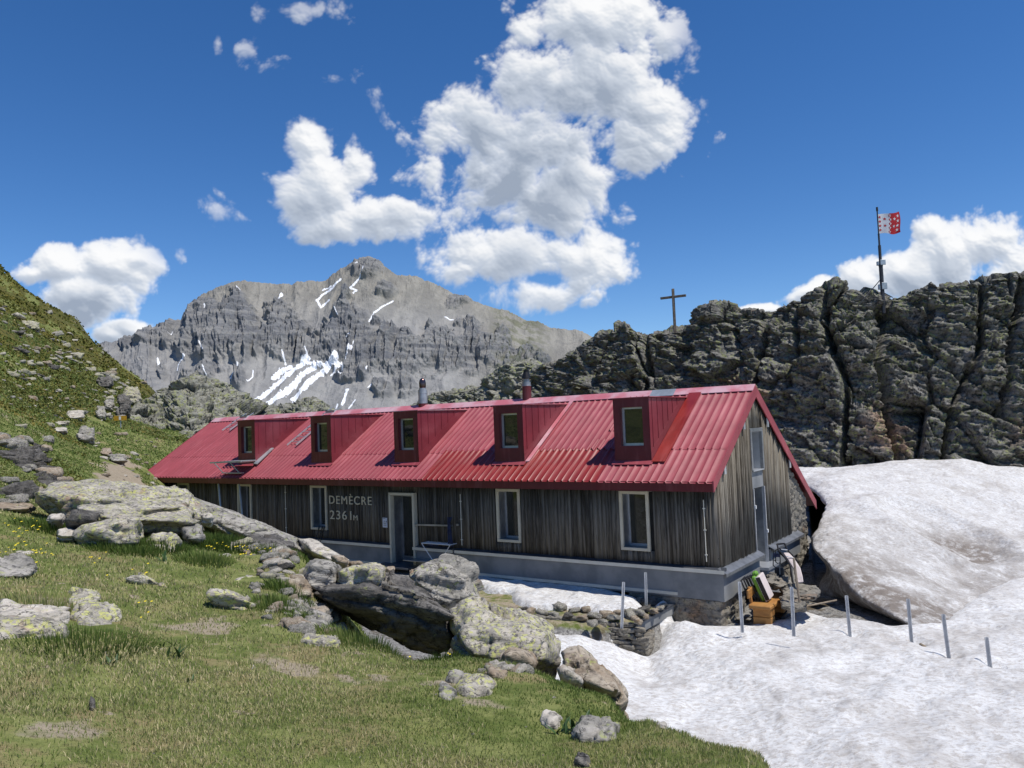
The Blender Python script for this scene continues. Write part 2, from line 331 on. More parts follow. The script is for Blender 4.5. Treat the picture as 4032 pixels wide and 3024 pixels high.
# ------------------------------------------------------------------ terrain heights
_ctrl=[]
def cv(u,v,r): p=P(u,v,r); _ctrl.append(p)
def cz(u,r,z,v=1700): p=P(u,v,r); _ctrl.append(np.array([p[0],p[1],z]))
for rr0 in (.01,1.,2.2,3.): 
  for az in (range(0,360,30) if rr0>.5 else (0,)): _ctrl.append(np.array([rr0*math.sin(math.radians(az)),rr0*math.cos(math.radians(az)),-1.62]))
for u,L in {
 -900:[('v',3024,3.6),('z',6,-1.3),('z',10,-.7),('z',18,.6),('z',35,5),('z',60,16),('z',100,36),('z',160,50)],
 0:[('v',3024,3.9),('v',2700,5.3),('v',2400,7.5),('v',2200,9.6),('v',2000,13),('v',1900,18),('v',1700,28),('v',1500,45),('v',1300,65),('v',1130,92),('v',1062,104),('z',130,19),('z',220,5)],
 300:[('v',3024,3.9),('v',2700,5.4),('v',2400,7.6),('v',2160,10.5),('z',13,-1.2),('z',17,-1.35),('v',1850,25),('v',1750,35),('v',1650,45),('v',1500,62),('v',1370,84),('v',1262,100),('z',125,11),('z',220,0)],
 600:[('v',3024,4),('v',2700,5.5),('v',2400,7.8),('v',2200,9.9),('v',2130,11.2),('z',14,-1.6),('z',18,-2.3),('z',24,-2.1),('v',1920,30),('v',1850,36),('v',1750,45),('v',1650,56),('v',1565,78),('v',1548,95),('z',130,0),('z',220,-30)],
 900:[('v',3024,4),('v',2700,5.6),('v',2400,8),('v',2250,9.8),('v',2160,11.3),('z',13.5,-1.75),('z',16.5,-3.2),('z',21,-4.3),('z',30,-4.4),('z',45,-1.5),('v',1660,55),('z',75,-2),('z',150,-30)],
 1200:[('v',3024,4),('v',2700,5.7),('v',2450,7.6),('v',2300,9.6),('v',2210,11),('z',12.5,-2.0),('z',15,-3.5),('z',19,-4.3),('z',27,-4.4),('z',45,-1.5),('v',1690,58),('z',80,-4),('z',150,-30)],
 1500:[('v',3024,4),('v',2800,5),('v',2600,6.5),('v',2540,7.2),('z',8.1,-2.75),('z',10.5,-3.0),('z',13,-3.8),('z',17,-4.4),('z',24,-4.4),('z',45,-2.5),('z',70,-3)],
 1350:[('v',2700,5.8),('v',2500,7.6),('z',8.5,-2.5),('z',10.5,-2.4),('z',12.5,-2.9),('z',15,-3.8)],
 1800:[('v',3024,4),('v',2800,5),('v',2650,6.2),('v',2590,6.9),('z',8.3,-2.5),('z',10,-3.4),('z',13,-4.4),('z',23,-4.4),('z',45,-2.5),('z',70,-1)],
 2100:[('v',3024,4.1),('v',2850,4.9),('v',2700,5.9),('v',2650,6.4),('z',7.6,-2.5),('z',9.4,-3.9),('z',12.5,-5.0),('z',16.6,-4.86),('z',20,-4.6),('z',40,-3)],
 2400:[('v',3024,4.1),('v',2850,5.1),('v',2748,5.75),('z',6.4,-2.45),('z',7.1,-2.8),('z',8.2,-4.0),('z',10,-5.1),('z',14,-5.15),('z',16.8,-5.2),('z',19,-5.0),('z',40,-3)],
 2250:[('v',2735,5.7),('v',2705,6.15),('z',7.3,-2.8),('z',8.4,-3.9),('z',12,-5.05),('z',16.6,-4.9)],
 2510:[('z',14,-5.2),('z',16.8,-5.46),('z',18.5,-5.1)],
 2570:[('v',2835,5.1),('z',5.6,-2.5)],
 2700:[('v',3024,4.05),('v',2890,4.8),('z',5.4,-2.4),('z',6.6,-3.6),('z',8.5,-5.1),('z',12,-5.2),('z',18.5,-5.0),('z',24,-4.9),('z',40,-3)],
 3000:[('z',3.2,-1.75),('v',2995,4.25),('z',4.9,-2.3),('z',6,-3.7),('z',8,-5.1),('z',12,-5.2),('z',18.2,-5.0),('z',25,-4.9),('z',38,-3)],
 3300:[('z',3,-1.8),('z',4.2,-2.7),('z',5.6,-4.2),('z',7.4,-5.1),('z',12.5,-5.08),('z',18.5,-5.05),('z',21,-5.0),('z',26,-4.9),('z',36,-3.5)],
 3600:[('z',3,-1.9),('z',4.6,-3.6),('z',6.8,-5.1),('z',12.5,-5.08),('z',18.5,-5.05),('z',23,-4.95),('z',28,-4.6),('z',36,-3.4)],
 3950:[('z',3,-2),('z',4.4,-3.7),('z',6.6,-5.1),('z',12.5,-5.08),('z',18.5,-5.03),('z',26,-4.8),('z',36,-3.2)],
 4700:[('z',3,-2),('z',4.6,-3.8),('z',6.8,-5.1),('z',12,-5.1),('z',20,-5.0),('z',30,-5),('z',42,-3),('z',80,8)]}.items():
    for t in L:
        (cv if t[0]=='v' else cz)(*((u,t[1],t[2])))
for az in (60,90,120,150,180,210,240,270,300):
    for r,z in((5,-1.7),(15,-2),(60,-3 if az<200 else 4),(300,-10)):
        if az in(60,) : z=min(z,-3.5)
        if az>=270: z=z+r*.12*(r<100)
        _ctrl.append(np.array([r*math.sin(math.radians(az)),r*math.cos(math.radians(az)),z]))
for az in range(0,360,20): _ctrl.append(np.array([1200*math.sin(math.radians(az)),1200*math.cos(math.radians(az)),-250.]))
for az in range(0,360,20): _ctrl.append(np.array([6000*math.sin(math.radians(az)),6000*math.cos(math.radians(az)),-500.]))
_ctrl=np.array(_ctrl)
def _lp(x,y):
    r=np.hypot(x,y)+1e-6; L=np.log1p(r/.8); return np.stack([L*x/r,L*y/r],-1)
def _dist(a,b): return np.sqrt(((a[:,None,:]-b[None,:,:])**2).sum(-1))
_CX=_lp(_ctrl[:,0],_ctrl[:,1]); _n=len(_CX)
def _phi(d): return -np.sqrt(d*d+.01**2)
# heights are interpolated as z/(r+1.5) so that near and far control points weigh alike
_q=_ctrl[:,2]/(np.hypot(_ctrl[:,0],_ctrl[:,1])+1.5)
_Am=np.zeros((_n+1,_n+1)); _Am[:_n,:_n]=_phi(_dist(_CX,_CX)); _Am[:_n,_n]=1;_Am[_n,:_n]=1
_W=np.linalg.solve(_Am,np.append(_q,0))
def inpoly(x,y,poly):
    c=np.zeros(len(x),bool); n=len(poly)
    for i in range(n):
        x1,y1=poly[i];x2,y2=poly[(i+1)%n]
        if y1==y2: continue
        m=((y1>y)!=(y2>y))&(x<(x2-x1)*(y-y1)/(y2-y1)+x1); c^=m
    return c
def sdist(x,y,poly):
    """distance inside (+) / outside (-)"""
    d=np.full(len(x),1e9); n=len(poly)
    for i in range(n):
        x1,y1=poly[i];x2,y2=poly[(i+1)%n]; ex,ey=x2-x1,y2-y1
        t=np.clip(((x-x1)*ex+(y-y1)*ey)/(ex*ex+ey*ey+1e-12),0,1)
        d=np.minimum(d,np.hypot(x-x1-t*ex,y-y1-t*ey))
    return np.where(inpoly(x,y,poly),d,-d)
def H(a,b,c=0.): return HC+a*HA+b*HB+c*HZ
def toH(x,y):
    X=x-HC[0];Y=y-HC[1]; return X*HA[0]+Y*HA[1], X*HB[0]+Y*HB[1]
TERR=[tuple(Pz(u,v,z)[:2]) for u,v,z in [(2497,2462,-4.65),(2300,2462,-4.55),(2154,2448,-4.5),(2012,2412,-4.45)]]+[tuple(H(9.0,-1.6)[:2]),tuple(H(9.2,.3)[:2]),tuple(H(1.2,.3)[:2])]
def height(x,y,detail=True):
    x=np.atleast_1d(np.asarray(x,float));y=np.atleast_1d(np.asarray(y,float)); out=np.empty(len(x))
    for s in range(0,len(x),40000):
        xs,ys=x[s:s+40000],y[s:s+40000]
        d=_dist(_lp(xs,ys),_CX); q=_phi(d)@_W[:_n]+_W[_n]; out[s:s+40000]=q*(np.hypot(xs,ys)+1.5)
    r=np.hypot(x,y); p=np.stack([x,y,0*x],1)
    if detail:
        k=sst(1.5,5,r)
        out+=k*(.05*fbm(p*.9,3,3)+.022*fbm(p*3.1,3,5))
        far=sst(16,60,r)*(1-sst(500,900,r)); out+=far*(.9*fbm(p*.07,4,8)+.35*fbm(p*.25,4,9))*np.where(x<0,1,.2)
    az_=np.arctan2(x,y); out=np.where((az_>.36)&(az_<1.2)&(r>17)&(r<44),np.minimum(out,-4.98),out)
    a,b=toH(x,y)
    # flat ground round the hut
    near=sst(2.2,.0,np.maximum.reduce([-a-3.5,a-24.3,-b-1.2,b-8.6,0*a])); 
    base=np.where(a>1.2,-4.43,-4.93)
    out=np.where((a>-.05)&(a<24.35)&(b>-.02)&(b<8.6),np.minimum(out,-4.6),out)
    s=sst(-.12,.12,sdist(x,y,TERR)); zt=-4.45-.1*sst(3.,-.5,b)*sst(9,1,a)
    out=out*(1-s)+s*(zt+.03*fbm(p*2,3,31))
    return out
def hz(x,y): return float(height([x],[y])[0])
def build_ground():
    az=np.concatenate([np.radians(np.linspace(-46,46,760)),np.radians(np.linspace(46,314,120))[1:-1]])
    r=np.concatenate([np.geomspace(.4,3,16)[:-1],np.geomspace(3,75,430)[:-1],np.geomspace(75,7000,90)])
    R_,A_=np.meshgrid(r,az,indexing='ij'); x=(R_*np.sin(A_)).ravel(); y=(R_*np.cos(A_)).ravel()
    z=height(x,y)
    V=np.stack([x,y,z],1); F=gridfaces(len(r),len(az),True)
    # centre cap omitted (below the camera, filled by one vertex fan)
    rr=np.hypot(x,y); p=np.stack([x,y,z],1)
    # zone weights -> colour attribute: R soil/trail, G brown-olive heath, B gravel, A dryness
    def pathpoly(pts): return [tuple(P(u,v,d)[:2]) for u,v,d in pts]
    trail=pathpoly([(375,1935,24),(380,1850,28),(385,1775,32),(400,1745,35),(470,1735,36),(500,1700,40),(520,1712,39),(545,1760,34),(580,1790,32),(600,1830,30),(545,1850,29),(520,1940,24)])
    trail2=pathpoly([(0,1605,35),(60,1625,34.5),(150,1665,34),(215,1700,33.5),(205,1712,33),(120,1680,33.2),(0,1625,33.5)])
    nz=fbm(p*.8,4,40)
    soil=sst(-.4,.5,sdist(x,y,trail)+.9*nz)+sst(-.3,.3,sdist(x,y,trail2)+.5*nz)
    for (u,v,d,rad) in [(680,2475,7.2,.42),(790,2470,7.25,.3),(1040,2640,6.3,.35),(1200,2690,6.,.3),(240,2880,4.4,.25),(200,2375,7.8,.4),(1260,2460,8.1,.5),(1780,2700,5.8,.4),(1450,2690,5.8,.3),(1880,2790,5.3,.25)]:
        q=P(u,v,d); soil=soil+sst(rad*1.3,0,np.hypot((x-q[0])*.8,(y-q[1])*1.1)*(1+1.3*fbm(p*3.6,4,44)))*.55
    a,b=toH(x,y)
    aa=np.arctan2(x,y); heath=sst(18,36,rr)*(x<4)*sst(-.28,.12,fbm(p*.16,5,50,.62)+.2*sst(30,80,rr)-.05)*np.where((aa>-.505)&(rr<50),.12,1.)
    heath=np.maximum(heath,.8*sst(0,.4,sdist(x,y,pathpoly([(0,1815,17),(90,1850,17.2),(170,1930,17.2),(60,1935,16.8),(0,1880,17)]))))
    slope=sst(.0,1.,((-z-2.0)/1.2))*(rr<30)*(1-sst(.1,.6,-0*a))
    gravel=np.clip(sst(-2.6,-3.4,z)*(rr<34)*(rr>4),0,1)
    terr=sst(-.1,.1,sdist(x,y,TERR))
    gravel=gravel*(1-.75*terr); soil=np.maximum(soil,terr*.5)
    dry=.5+.5*fbm(p*.5,4,60)
    me=npmesh('ground',V,F,attrs={'zone':np.stack([np.clip(soil,0,1),heath,gravel,np.clip(dry,0,1)],1)})
    m,T=new_mat('ground'); tc=T.n('ShaderNodeTexCoord').outputs['Object']
    at=T.n('ShaderNodeAttribute',attribute_name='zone'); sp=T.n('ShaderNodeSeparateColor',{0:at.outputs['Color']})
    dryv=at.outputs['Alpha']
    a1=T.noise(tc,3.2,8,.68); a2=T.noise(tc,22,5,.7); a3=T.noise(tc,.35,6,.6); a4=T.noise(tc,1.3,7,.7)
    g=T.mix(T.mapr(a1,.42,.6),(.12,.15,.038),(.22,.235,.08))
    g=T.mix(T.math('MULTIPLY',T.mapr(a4,.5,.62),T.mapr(dryv,.2,.7)),g,(.27,.22,.11))
    g=T.mix(T.mapr(a2,.55,.7,0,.5),g,(.055,.06,.018))
    he=T.mix(T.mapr(a4,.42,.58),(.075,.085,.02),(.135,.115,.032))
    he=T.mix(T.mapr(a1,.5,.62),he,(.028,.034,.010))
    g=T.mix(T.mapr(T.math('ADD',sp.outputs[1],T.math('MULTIPLY_ADD',a4,1.,-.5)),.4,.6),g,he)
    # small pale stones showing in the turf far off
    stn=T.math('MULTIPLY',T.mapr(T.noise(tc,.9,8,.75),.63,.67),T.mapr(sp.outputs[1],0.,.2))
    g=T.mix(stn,g,(.30,.28,.23))
    so_=T.mix(a1,(.27,.22,.155),(.40,.34,.25)); so_=T.mix(T.mapr(a2,.55,.66),so_,(.16,.125,.09))
    g=T.mix(T.mapr(T.math('ADD',sp.outputs[0],T.math('MULTIPLY_ADD',a1,1.2,-.6)),.35,.65),g,so_)
    pb=T.vor(tc,28,out=1); pv=T.n('ShaderNodeSeparateColor',{0:pb}).outputs[0]
    gr=T.mix(pv,(.12,.115,.11),(.34,.33,.31)); gr=T.mix(T.mapr(a4,.5,.6),gr,(.11,.09,.065))
    g=T.mix(T.mapr(T.math('ADD',sp.outputs[2],T.math('MULTIPLY_ADD',a1,.8,-.4)),.35,.6),g,gr)
    h=T.math('ADD',T.math('MULTIPLY',a1,1.),T.math('MULTIPLY',a2,.35))
    fin(T,g,.95,0,T.bump(h,.8,.08),.15)
    o=link('ground',me,m); tag(o,kind='structure')
    bm=bmesh.new(); bm.from_mesh(me); 
    bm.verts.ensure_lookup_table(); f=bm.faces.new([bm.verts[i] for i in range(len(az))][::-1]); bm.to_mesh(me); bm.free()
build_ground()
# ------------------------------------------------------------------ snow
def sheet(name,poly,step,thick,w,mat,hole=None,rough=.05,seed=0,kind='structure',extra=None,wa=.22):
    xs=[p[0] for p in poly]; ys=[p[1] for p in poly]
    gx=np.arange(min(xs)-.3,max(xs)+.3,step); gy=np.arange(min(ys)-.3,max(ys)+.3,step)
    X,Y=np.meshgrid(gx,gy,indexing='ij'); x=X.ravel();y=Y.ravel(); p=np.stack([x,y,0*x],1)
    wob=fbm(p*1.6,4,seed+3)*wa
    d=sdist(x,y,poly)+wob
    if hole: 
        for h_ in hole: d=np.minimum(d,-sdist(x,y,h_)+wob*.4)
    z=height(x,y)+thick*(1-np.exp(-np.maximum(d,0)/w))-.05+np.minimum(d,0)*.8
    f1,f2,_=worley(p*1.7+.3*fbm(p*2,2,seed)[:,None],seed+5)
    k=sst(0,.5,d)
    z+=k*(rough*(f1-.5)+rough*.9*fbm(p*2.6,4,seed+1)+rough*1.6*fbm(p*.6,3,seed+2))
    dirt=np.clip(fbm(p*.35,3,seed+8)*1.2-.1,0,1)*.6
    if extra is not None: z,dirt=extra(x,y,z,dirt)
    keep=d>-.12
    F=gridfaces(len(gx),len(gy)); F=F[keep[F].all(1)]
    used=np.unique(F); mp=-np.ones(len(x),int); mp[used]=np.arange(len(used))
    me=npmesh(name,np.stack([x,y,z],1)[used],mp[F],attrs={'dirt':dirt[used]})
    return tag(link(name,me,mat),kind=kind)
def pzs(L): return [tuple(Pz(u,v,z)[:2]) for u,v,z in L]
POSTS=[(2915,2447,2150+140,-.10),(3125,2466,2312,-.12),(3349,2503,2347,-.12),(3597,2535,2358,-.125),(3741,2584,2417,-.145),(3907,2623,2508,-.16)]
def post_pits(x,y,z,dirt):
    for (u,v,_,__) in POSTS[2:]:
        q=Pz(u+8,v,-4.95); d=np.hypot(x-q[0]-.05,y-q[1]); z=z-.16*np.exp(-(d/.2)**2)
    q=Pz(3560,2525,-4.95); d=np.hypot((x-q[0])/2.2,y-q[1]); z=z-.12*np.exp(-(d/.22)**2)
    return z,dirt
SF=pzs([(2060,2490,-4.70),(2183,2496,-4.74),(2342,2511,-4.84),(2414,2548,-5.1),(2486,2586,-5.28),(2537,2594,-5.3),(2585,2562,-5.2),(2600,2500,-5.08),(2578,2458,-4.97),(2615,2430,-4.9),(2664,2443,-4.9),(2780,2466,-4.93),(2900,2462,-4.93),(3060,2443,-4.93),(3110,2408,-4.93),(3170,2398,-4.92),(3220,2412,-4.92),(3290,2436,-4.92),(3420,2448,-4.93),(3575,2462,-4.93),(3700,2440,-4.93)])+[tuple(P(3900,2400,25)[:2]),tuple(P(4300,2400,33)[:2]),tuple(P(5600,2400,34)[:2]),tuple(P(6200,2400,5)[:2]),tuple(P(4800,2400,6.3)[:2]),tuple(P(3600,2400,6.2)[:2]),tuple(P(2900,2400,6.6)[:2]),tuple(P(2300,2400,8.4)[:2]),tuple(P(2000,2400,11)[:2])]
sheet('snow_field',SF,.085,.2,.12,M['snow'],rough=.075,seed=11,extra=post_pits,wa=.07)
SP=pzs([(1845,2214,-4.3),(1890,2206,-4.3),(1990,2210,-4.3),(2090,2225,-4.3),(2190,2237,-4.3),(2300,2262,-4.3),(2400,2288,-4.3),(2470,2325,-4.32),(2535,2336,-4.32),(2530,2392,-4.35),(2450,2408,-4.4),(2340,2402,-4.4),(2250,2374,-4.38),(2180,2378,-4.38),(2080,2378,-4.38),(2030,2360,-4.38),(1990,2330,-4.38),(1900,2322,-4.38),(1850,2290,-4.38)])
sheet('snow_patch',SP,.05,.24,.1,M['snow_clean'],rough=.05,seed=23)
def net(C,nu,nv):
    """Catmull-Rom surface through a control net C (rows,cols,3)"""
    C=np.asarray(C,float)
    def cr(A,n):
        m=len(A); t=np.linspace(0,m-1,n); i=np.minimum(t.astype(int),m-2); f=(t-i)[:,None,None]
        g=lambda k:A[np.clip(k,0,m-1)]
        p0,p1,p2,p3=g(i-1),g(i),g(i+1),g(i+2)
        return .5*((2*p1)+(-p0+p2)*f+(2*p0-5*p1+4*p2-p3)*f*f+(-p0+3*p1-3*p2+p3)*f**3)
    S=cr(C,nu); S=cr(S.transpose(1,0,2),nv).transpose(1,0,2); return S
def gnormal(S):
    du=np.gradient(S,axis=0); dv=np.gradient(S,axis=1); n=np.cross(dv,du); return n/np.maximum(np.linalg.norm(n,axis=2,keepdims=True),1e-9)
def build_drift():
    cols=[
     [(3262,2312,25),(3275,2250,25.2),(3262,2160,25.6),(3320,2000,28.2),(3150,1905,31.5),(3050,1850,34.5),(3000,1860,38)],
     [(3226,2321,21.6),(3250,2240,22.3),(3186,2150,22.6),(3228,2055,24.6),(3292,1950,27.6),(3260,1850,33.2),(3200,1860,38)],
     [(3335,2360,20.0),(3332,2320,20.0),(3300,2200,21),(3320,2060,23.5),(3385,1945,28),(3420,1838,33.5),(3400,1845,38)],
     [(3468,2414,18.7),(3468,2385,18.8),(3475,2260,20.5),(3500,2080,23.8),(3550,1950,28.5),(3600,1818,34),(3600,1830,38)],
     [(3575,2462,17.5),(3590,2440,17.9),(3630,2320,20),(3680,2120,24),(3720,1960,29),(3780,1822,34),(3800,1835,38)],
     [(3720,2505,16.9),(3750,2450,18.0),(3790,2360,20),(3840,2160,24.3),(3900,1975,29.3),(3950,1838,34),(4000,1850,38)],
     [(4020,2580,15.7),(4080,2480,17.9),(4130,2370,20.3),(4180,2170,24.7),(4230,1985,29.7),(4250,1850,34),(4300,1860,38)],
     [(4900,2700,14.9),(4950,2550,17.9),(5000,2400,20.5),(5050,2200,24.8),(5100,2010,29.7),(5150,1880,34),(5200,1890,38)]]
    C=np.array([[Pd(*c) for c in col] for col in cols])
    for c in range(8):
        q=Pz(cols[c][0][0],cols[c][0][1],-4.95 if c<5 else -4.9); q[2]-=.02 if c<5 else .25; C[c,0]=q if c else np.array([C[c,0,0],C[c,0,1],-4.95])
    S=net(C,420,330); N=gnormal(S); N*=np.sign((N[...,2]).mean())
    p=S.reshape(-1,3); f1,_,_=worley(p*1.7,71)
    d=.06*(f1-.5)+.05*fbm(p*2.6,4,72)+.16*fbm(p*.5,3,73)
    # ring of an old melt hollow high on the drift
    q=P(3700,1950,28.6); rr=np.hypot(p[:,0]-q[0],(p[:,1]-q[1])*.8); d+=-.5*np.exp(-(rr/1.5)**2)+.22*np.exp(-((rr-2.1)/.4)**2)
    fade=np.ones(S.shape[:2]); fade[:,:18]=np.linspace(0,1,18)[None]
    V=p+(N.reshape(-1,3))*(d*fade.ravel())[:,None]
    t=np.repeat(np.linspace(0,1,330)[None],420,0).ravel()
    q2=P(3790,1965,28.6); dirt=np.exp(-(np.hypot(p[:,0]-q2[0],p[:,1]-q2[1])/1.1)**2)*1.0
    dirt+=1.1*sst(.62,.12,t)*sst(-.35,.2,fbm(p*.7,4,75)+.15)+.22
    me=npmesh('snow_drift',V,gridfaces(420,330),attrs={'dirt':np.clip(dirt,0,1)})
    tag(link('snow_drift',me,M['snow']),kind='structure')
build_drift()
# ------------------------------------------------------------------ rocks
def icos(sub):
    bm=bmesh.new(); bmesh.ops.create_icosphere(bm,subdivisions=sub,radius=1)
    V=np.array([v.co[:] for v in bm.verts]); F=np.array([[v.index for v in f.verts] for f in bm.faces]); bm.free(); return V,F
_ICO={k:icos(k) for k in (2,3,4,5,6)}
def rock_mesh(name,pts,sub=4,amp=.05,seed=0,sharp=18,strata=.0,srot=(.3,.15),crack=.0):
    pts=np.asarray(pts,float); c=pts.mean(0)
    bm=bmesh.new()
    for p_ in pts-c: bm.verts.new(p_)
    r=bmesh.ops.convex_hull(bm,input=bm.verts); bm.normal_update()
    pl=[]
    for f in bm.faces:
        n=np.array(f.normal[:]); d=n@np.array(f.verts[0].co[:])
        if d<0:n,d=-n,-d
        if d>1e-4: pl.append((*n,d))
    bm.free(); pl=np.array(pl); D,F=_ICO[sub]
    size=np.ptp(pts,axis=0); ms=float(np.cbrt(np.prod(np.maximum(size,.02))))
    S=size/size.max(); DD=D*S; DD/=np.linalg.norm(DD,axis=1,keepdims=True)   # spread rays evenly over flat rocks
    a=np.maximum(DD@pl[:,:3].T/pl[:,3],0); am=a.max(1); rad=1/(am*np.power(((a/am[:,None])**(sharp*3)).sum(1),1/(sharp*3)))*1.02
    V=DD*rad[:,None]
    q=V/ms; k=amp*ms*.9
    disp=k*(fbm(q*1.3,4,seed)*1.1+.6*fbm(q*5,4,seed+5,.6))
    f1,f2,cid=worley(q*1.5+seed,seed+3); disp+=k*1.1*(cid-.5)*sst(.0,.12,f2-f1); disp+=k*.35*fbm(q*11*np.array([1,1,2.2]),4,seed+6,.65)
    if crack:
        qw=q+.35*np.stack([fbm(q*1.7+j,3,seed+30+j) for j in range(3)],1); a1_,a2_,_c=worley(qw*np.array([.8,.8,1.7]),seed+33); disp-=crack*1.1*ms*sst(.06,.0,a2_-a1_)*sst(-.1,.4,fbm(q*.9,2,seed+34))
    _a,_b,_c,til=worley(q*np.array([1.0,1.0,1.3])+7.7,seed+41,True); disp+=k*3.1*til*sst(.0,.25,_b-_a); disp-=k*.8*np.exp(-((_b-_a)/.05)**2)
    _a,_b,_c,til=worley(q*np.array([2.6,2.6,3.6])+3.1,seed+42,True); disp+=k*1.7*til
    if strata:
        h=q[:,2]+srot[0]*q[:,0]+srot[1]*q[:,1]+.12*fbm(q*1.5,3,seed+7)
        s1=(h*5.5)%1; disp+=strata*ms*(np.where(s1<.75,s1,(1-s1)*3)-.4)*sst(-.4,.3,fbm(q*2,3,seed+8)+.3)
        lay=_h(np.floor(h*5.5).astype(int),np.zeros(len(h),int),np.zeros(len(h),int),seed); disp+=strata*1.6*ms*(lay-.5)
    V=V+DD*disp[:,None]
    return npmesh(name,V,F),c
FOOT=[]
def ground_at(u,v):
    """the point where a pixel ray meets the terrain"""
    rs=np.geomspace(3.2,160,500); d=ray(u,v); k=rs/math.hypot(d[0],d[1]); zz=height(d[0]*k,d[1]*k,False); m=np.where(zz>d[2]*k)[0]
    return (d*k[m[0]]) if len(m) else None
def hero(name,label,cat,outline,r,thick,mat,r_top=None,sub=5,seed=0,amp=.05,strata=.03,crack=.03,front=.74,back=.8,fdrop=0,group=None,sharp=18,lift=0.,flat=False,root=.12):
    vs=[v for _,v in outline]; v0,v1=min(vs),max(vs); r_top=r if r_top is None else r_top
    X=np.array([P(u,v,r+(r_top-r)*(v1-v)/max(v1-v0,1)) for u,v in outline]); X[:,2]+=lift; c=X.mean(0)
    if r<15: FOOT.append([(a_,b_) for a_,b_,_ in c+(X-c)*.97])
    f=c/math.hypot(c[0],c[1])
    A=c+(X-c)*front-f*thick*.5+np.array([0,0,fdrop]); Bk=c+(X-c)*back+f*thick
    if flat:      # slab lying in the turf: outline on the ground, shallow dome above, root below
        G_=[ground_at(u,v) for u,v in outline]; X=np.array([g if g is not None else x for g,x in zip(G_,X)]); c=X.mean(0); sz=np.ptp(X[:,0])
        X[:,2]-=.015; A=c+(X-c)*.86+np.array([0,0,min(.09,.09*sz+.02)]); A[:,2]+=.03*np.sin(np.arange(len(A))*2.3); Bk=c+(X-c)*.8-np.array([0,0,min(.3,thick*.6)])
    if not flat: Rt=c+(X-c)*.72+f*thick*.35; Rt[:,2]=np.minimum(Rt[:,2],X[:,2].min())-root; Bk=np.concatenate([Bk,Rt])
    me,cc=rock_mesh(name,np.concatenate([X,A,Bk]),sub,amp,seed,sharp,strata,crack=crack)
    o=link(name,me,M[mat]); o.location=cc; return tag(o,label,cat,group)
def box_out(u0,v0,u1,v1,seed=0,sk=0.):
    R_=random.Random(seed*7+1); n=9; o=[]
    for k in range(n):
        t=2*math.pi*(k+R_.uniform(-.3,.3))/n; e=.62
        cx=abs(math.cos(t))**e*math.copysign(1,math.cos(t)); cy=abs(math.sin(t))**e*math.copysign(1,math.sin(t))
        q=R_.uniform(.85,1.05); o.append(((u0+u1)/2+cx*q*(u1-u0)/2+sk*cy*(u1-u0)/2,(v0+v1)/2+cy*q*(v1-v0)/2))
    return o
# ---- the boulders of the near slope, each its own thing
def zb(L): return [(x*.5877,y*.5877+1900) for x,y in L]       # reading frame of the left crop
def zm(L): return [(x*.6329+1100,y*.6329+1950) for x,y in L]  # reading frame of the middle crop
hero('boulder','huge flat pale slab boulder with yellow lichen at the left crest below the trail','boulder',zb([(290,150),(380,52),(550,30),(900,42),(1200,92),(1340,190),(1360,300),(1300,350),(960,350),(700,330),(480,215)]),11.6,1.0,'rock_lichen',r_top=14.2,sub=6,seed=3,amp=.05,crack=.07,strata=.04,front=.9,back=.7,fdrop=.16)
hero('boulder','lichen-yellow lower lobe jutting from under the left end of the huge slab','boulder',zb([(520,330),(620,270),(800,235),(930,230),(965,330),(960,420),(860,432),(790,425),(640,380)]),10.9,.8,'rock_lichen',sub=5,seed=4,crack=.04)
hero('boulder','grey fissured block propping the right end of the huge slab','boulder',zb([(1225,300),(1350,280),(1360,380),(1335,400),(1240,388)]),11.3,.6,'rock_grey',sub=4,seed=5)
hero('boulder','dark grey stone tucked under the left side of the huge slab','boulder',zb([(455,250),(510,205),(640,215),(660,260),(560,275)]),11.3,.5,'rock_slate',sub=4,seed=6)
hero('rock_ledge','long sloping dark layered ledge running down from the slab toward the hut door','rock ledge',zb([(1235,105),(1290,98),(1560,222),(1800,322),(2010,385),(2050,470),(1800,420),(1560,330),(1350,240)]),12.3,1.3,'rock_grey',r_top=14.2,sub=6,seed=7,amp=.04,strata=.045,crack=.03)
hero('boulder','small pale orange stone perched at the upper end of the layered ledge','boulder',zb([(1345,215),(1400,200),(1425,232),(1400,250),(1350,245)]),12.2,.3,'rock_pale',sub=4,seed=8)
hero('rock_ledge','black overhanging slate ledge above the green grass pocket','rock ledge',zb([(1570,455),(1620,385),(1700,345),(1850,350),(1960,400),(1950,450),(1800,440),(1700,410)]),11.4,.8,'rock_slate',r_top=12,sub=5,seed=9,strata=.06)
hero('boulder','pale cream slab lying on the crest in front of the plinth','boulder',zm([(118,275),(210,275),(300,325),(335,375),(430,400),(440,430),(320,410),(180,350)]),11.6,.8,'rock_pale',r_top=12.6,sub=5,seed=10)
hero('boulder','orange-brown stone on the crest left of the doorstep','boulder',zm([(330,380),(400,378),(435,412),(425,430),(345,425)]),11.2,.4,'rock_brown',sub=4,seed=11)
hero('boulder','small tan stone half sunk behind the grey-lichen boulder','boulder',zm([(430,415),(500,410),(525,432),(500,445),(440,440)]),11.3,.3,'rock_brown',sub=4,seed=111)
hero('boulder','grey-white rounded boulder left half of the pair above the dark overhang','boulder',zm([(150,500),(170,435),(230,400),(330,405),(375,450),(360,560),(330,610),(240,600),(170,560)]),9.9,.8,'rock_grey',sub=5,seed=12,crack=.05)
hero('boulder','yellow-lichened boulder right half of the pair above the dark overhang','boulder',zm([(350,460),(420,435),(560,435),(640,455),(662,520),(630,585),(520,612),(400,590),(350,560)]),9.7,.8,'rock_lichen',sub=5,seed=13,crack=.05)
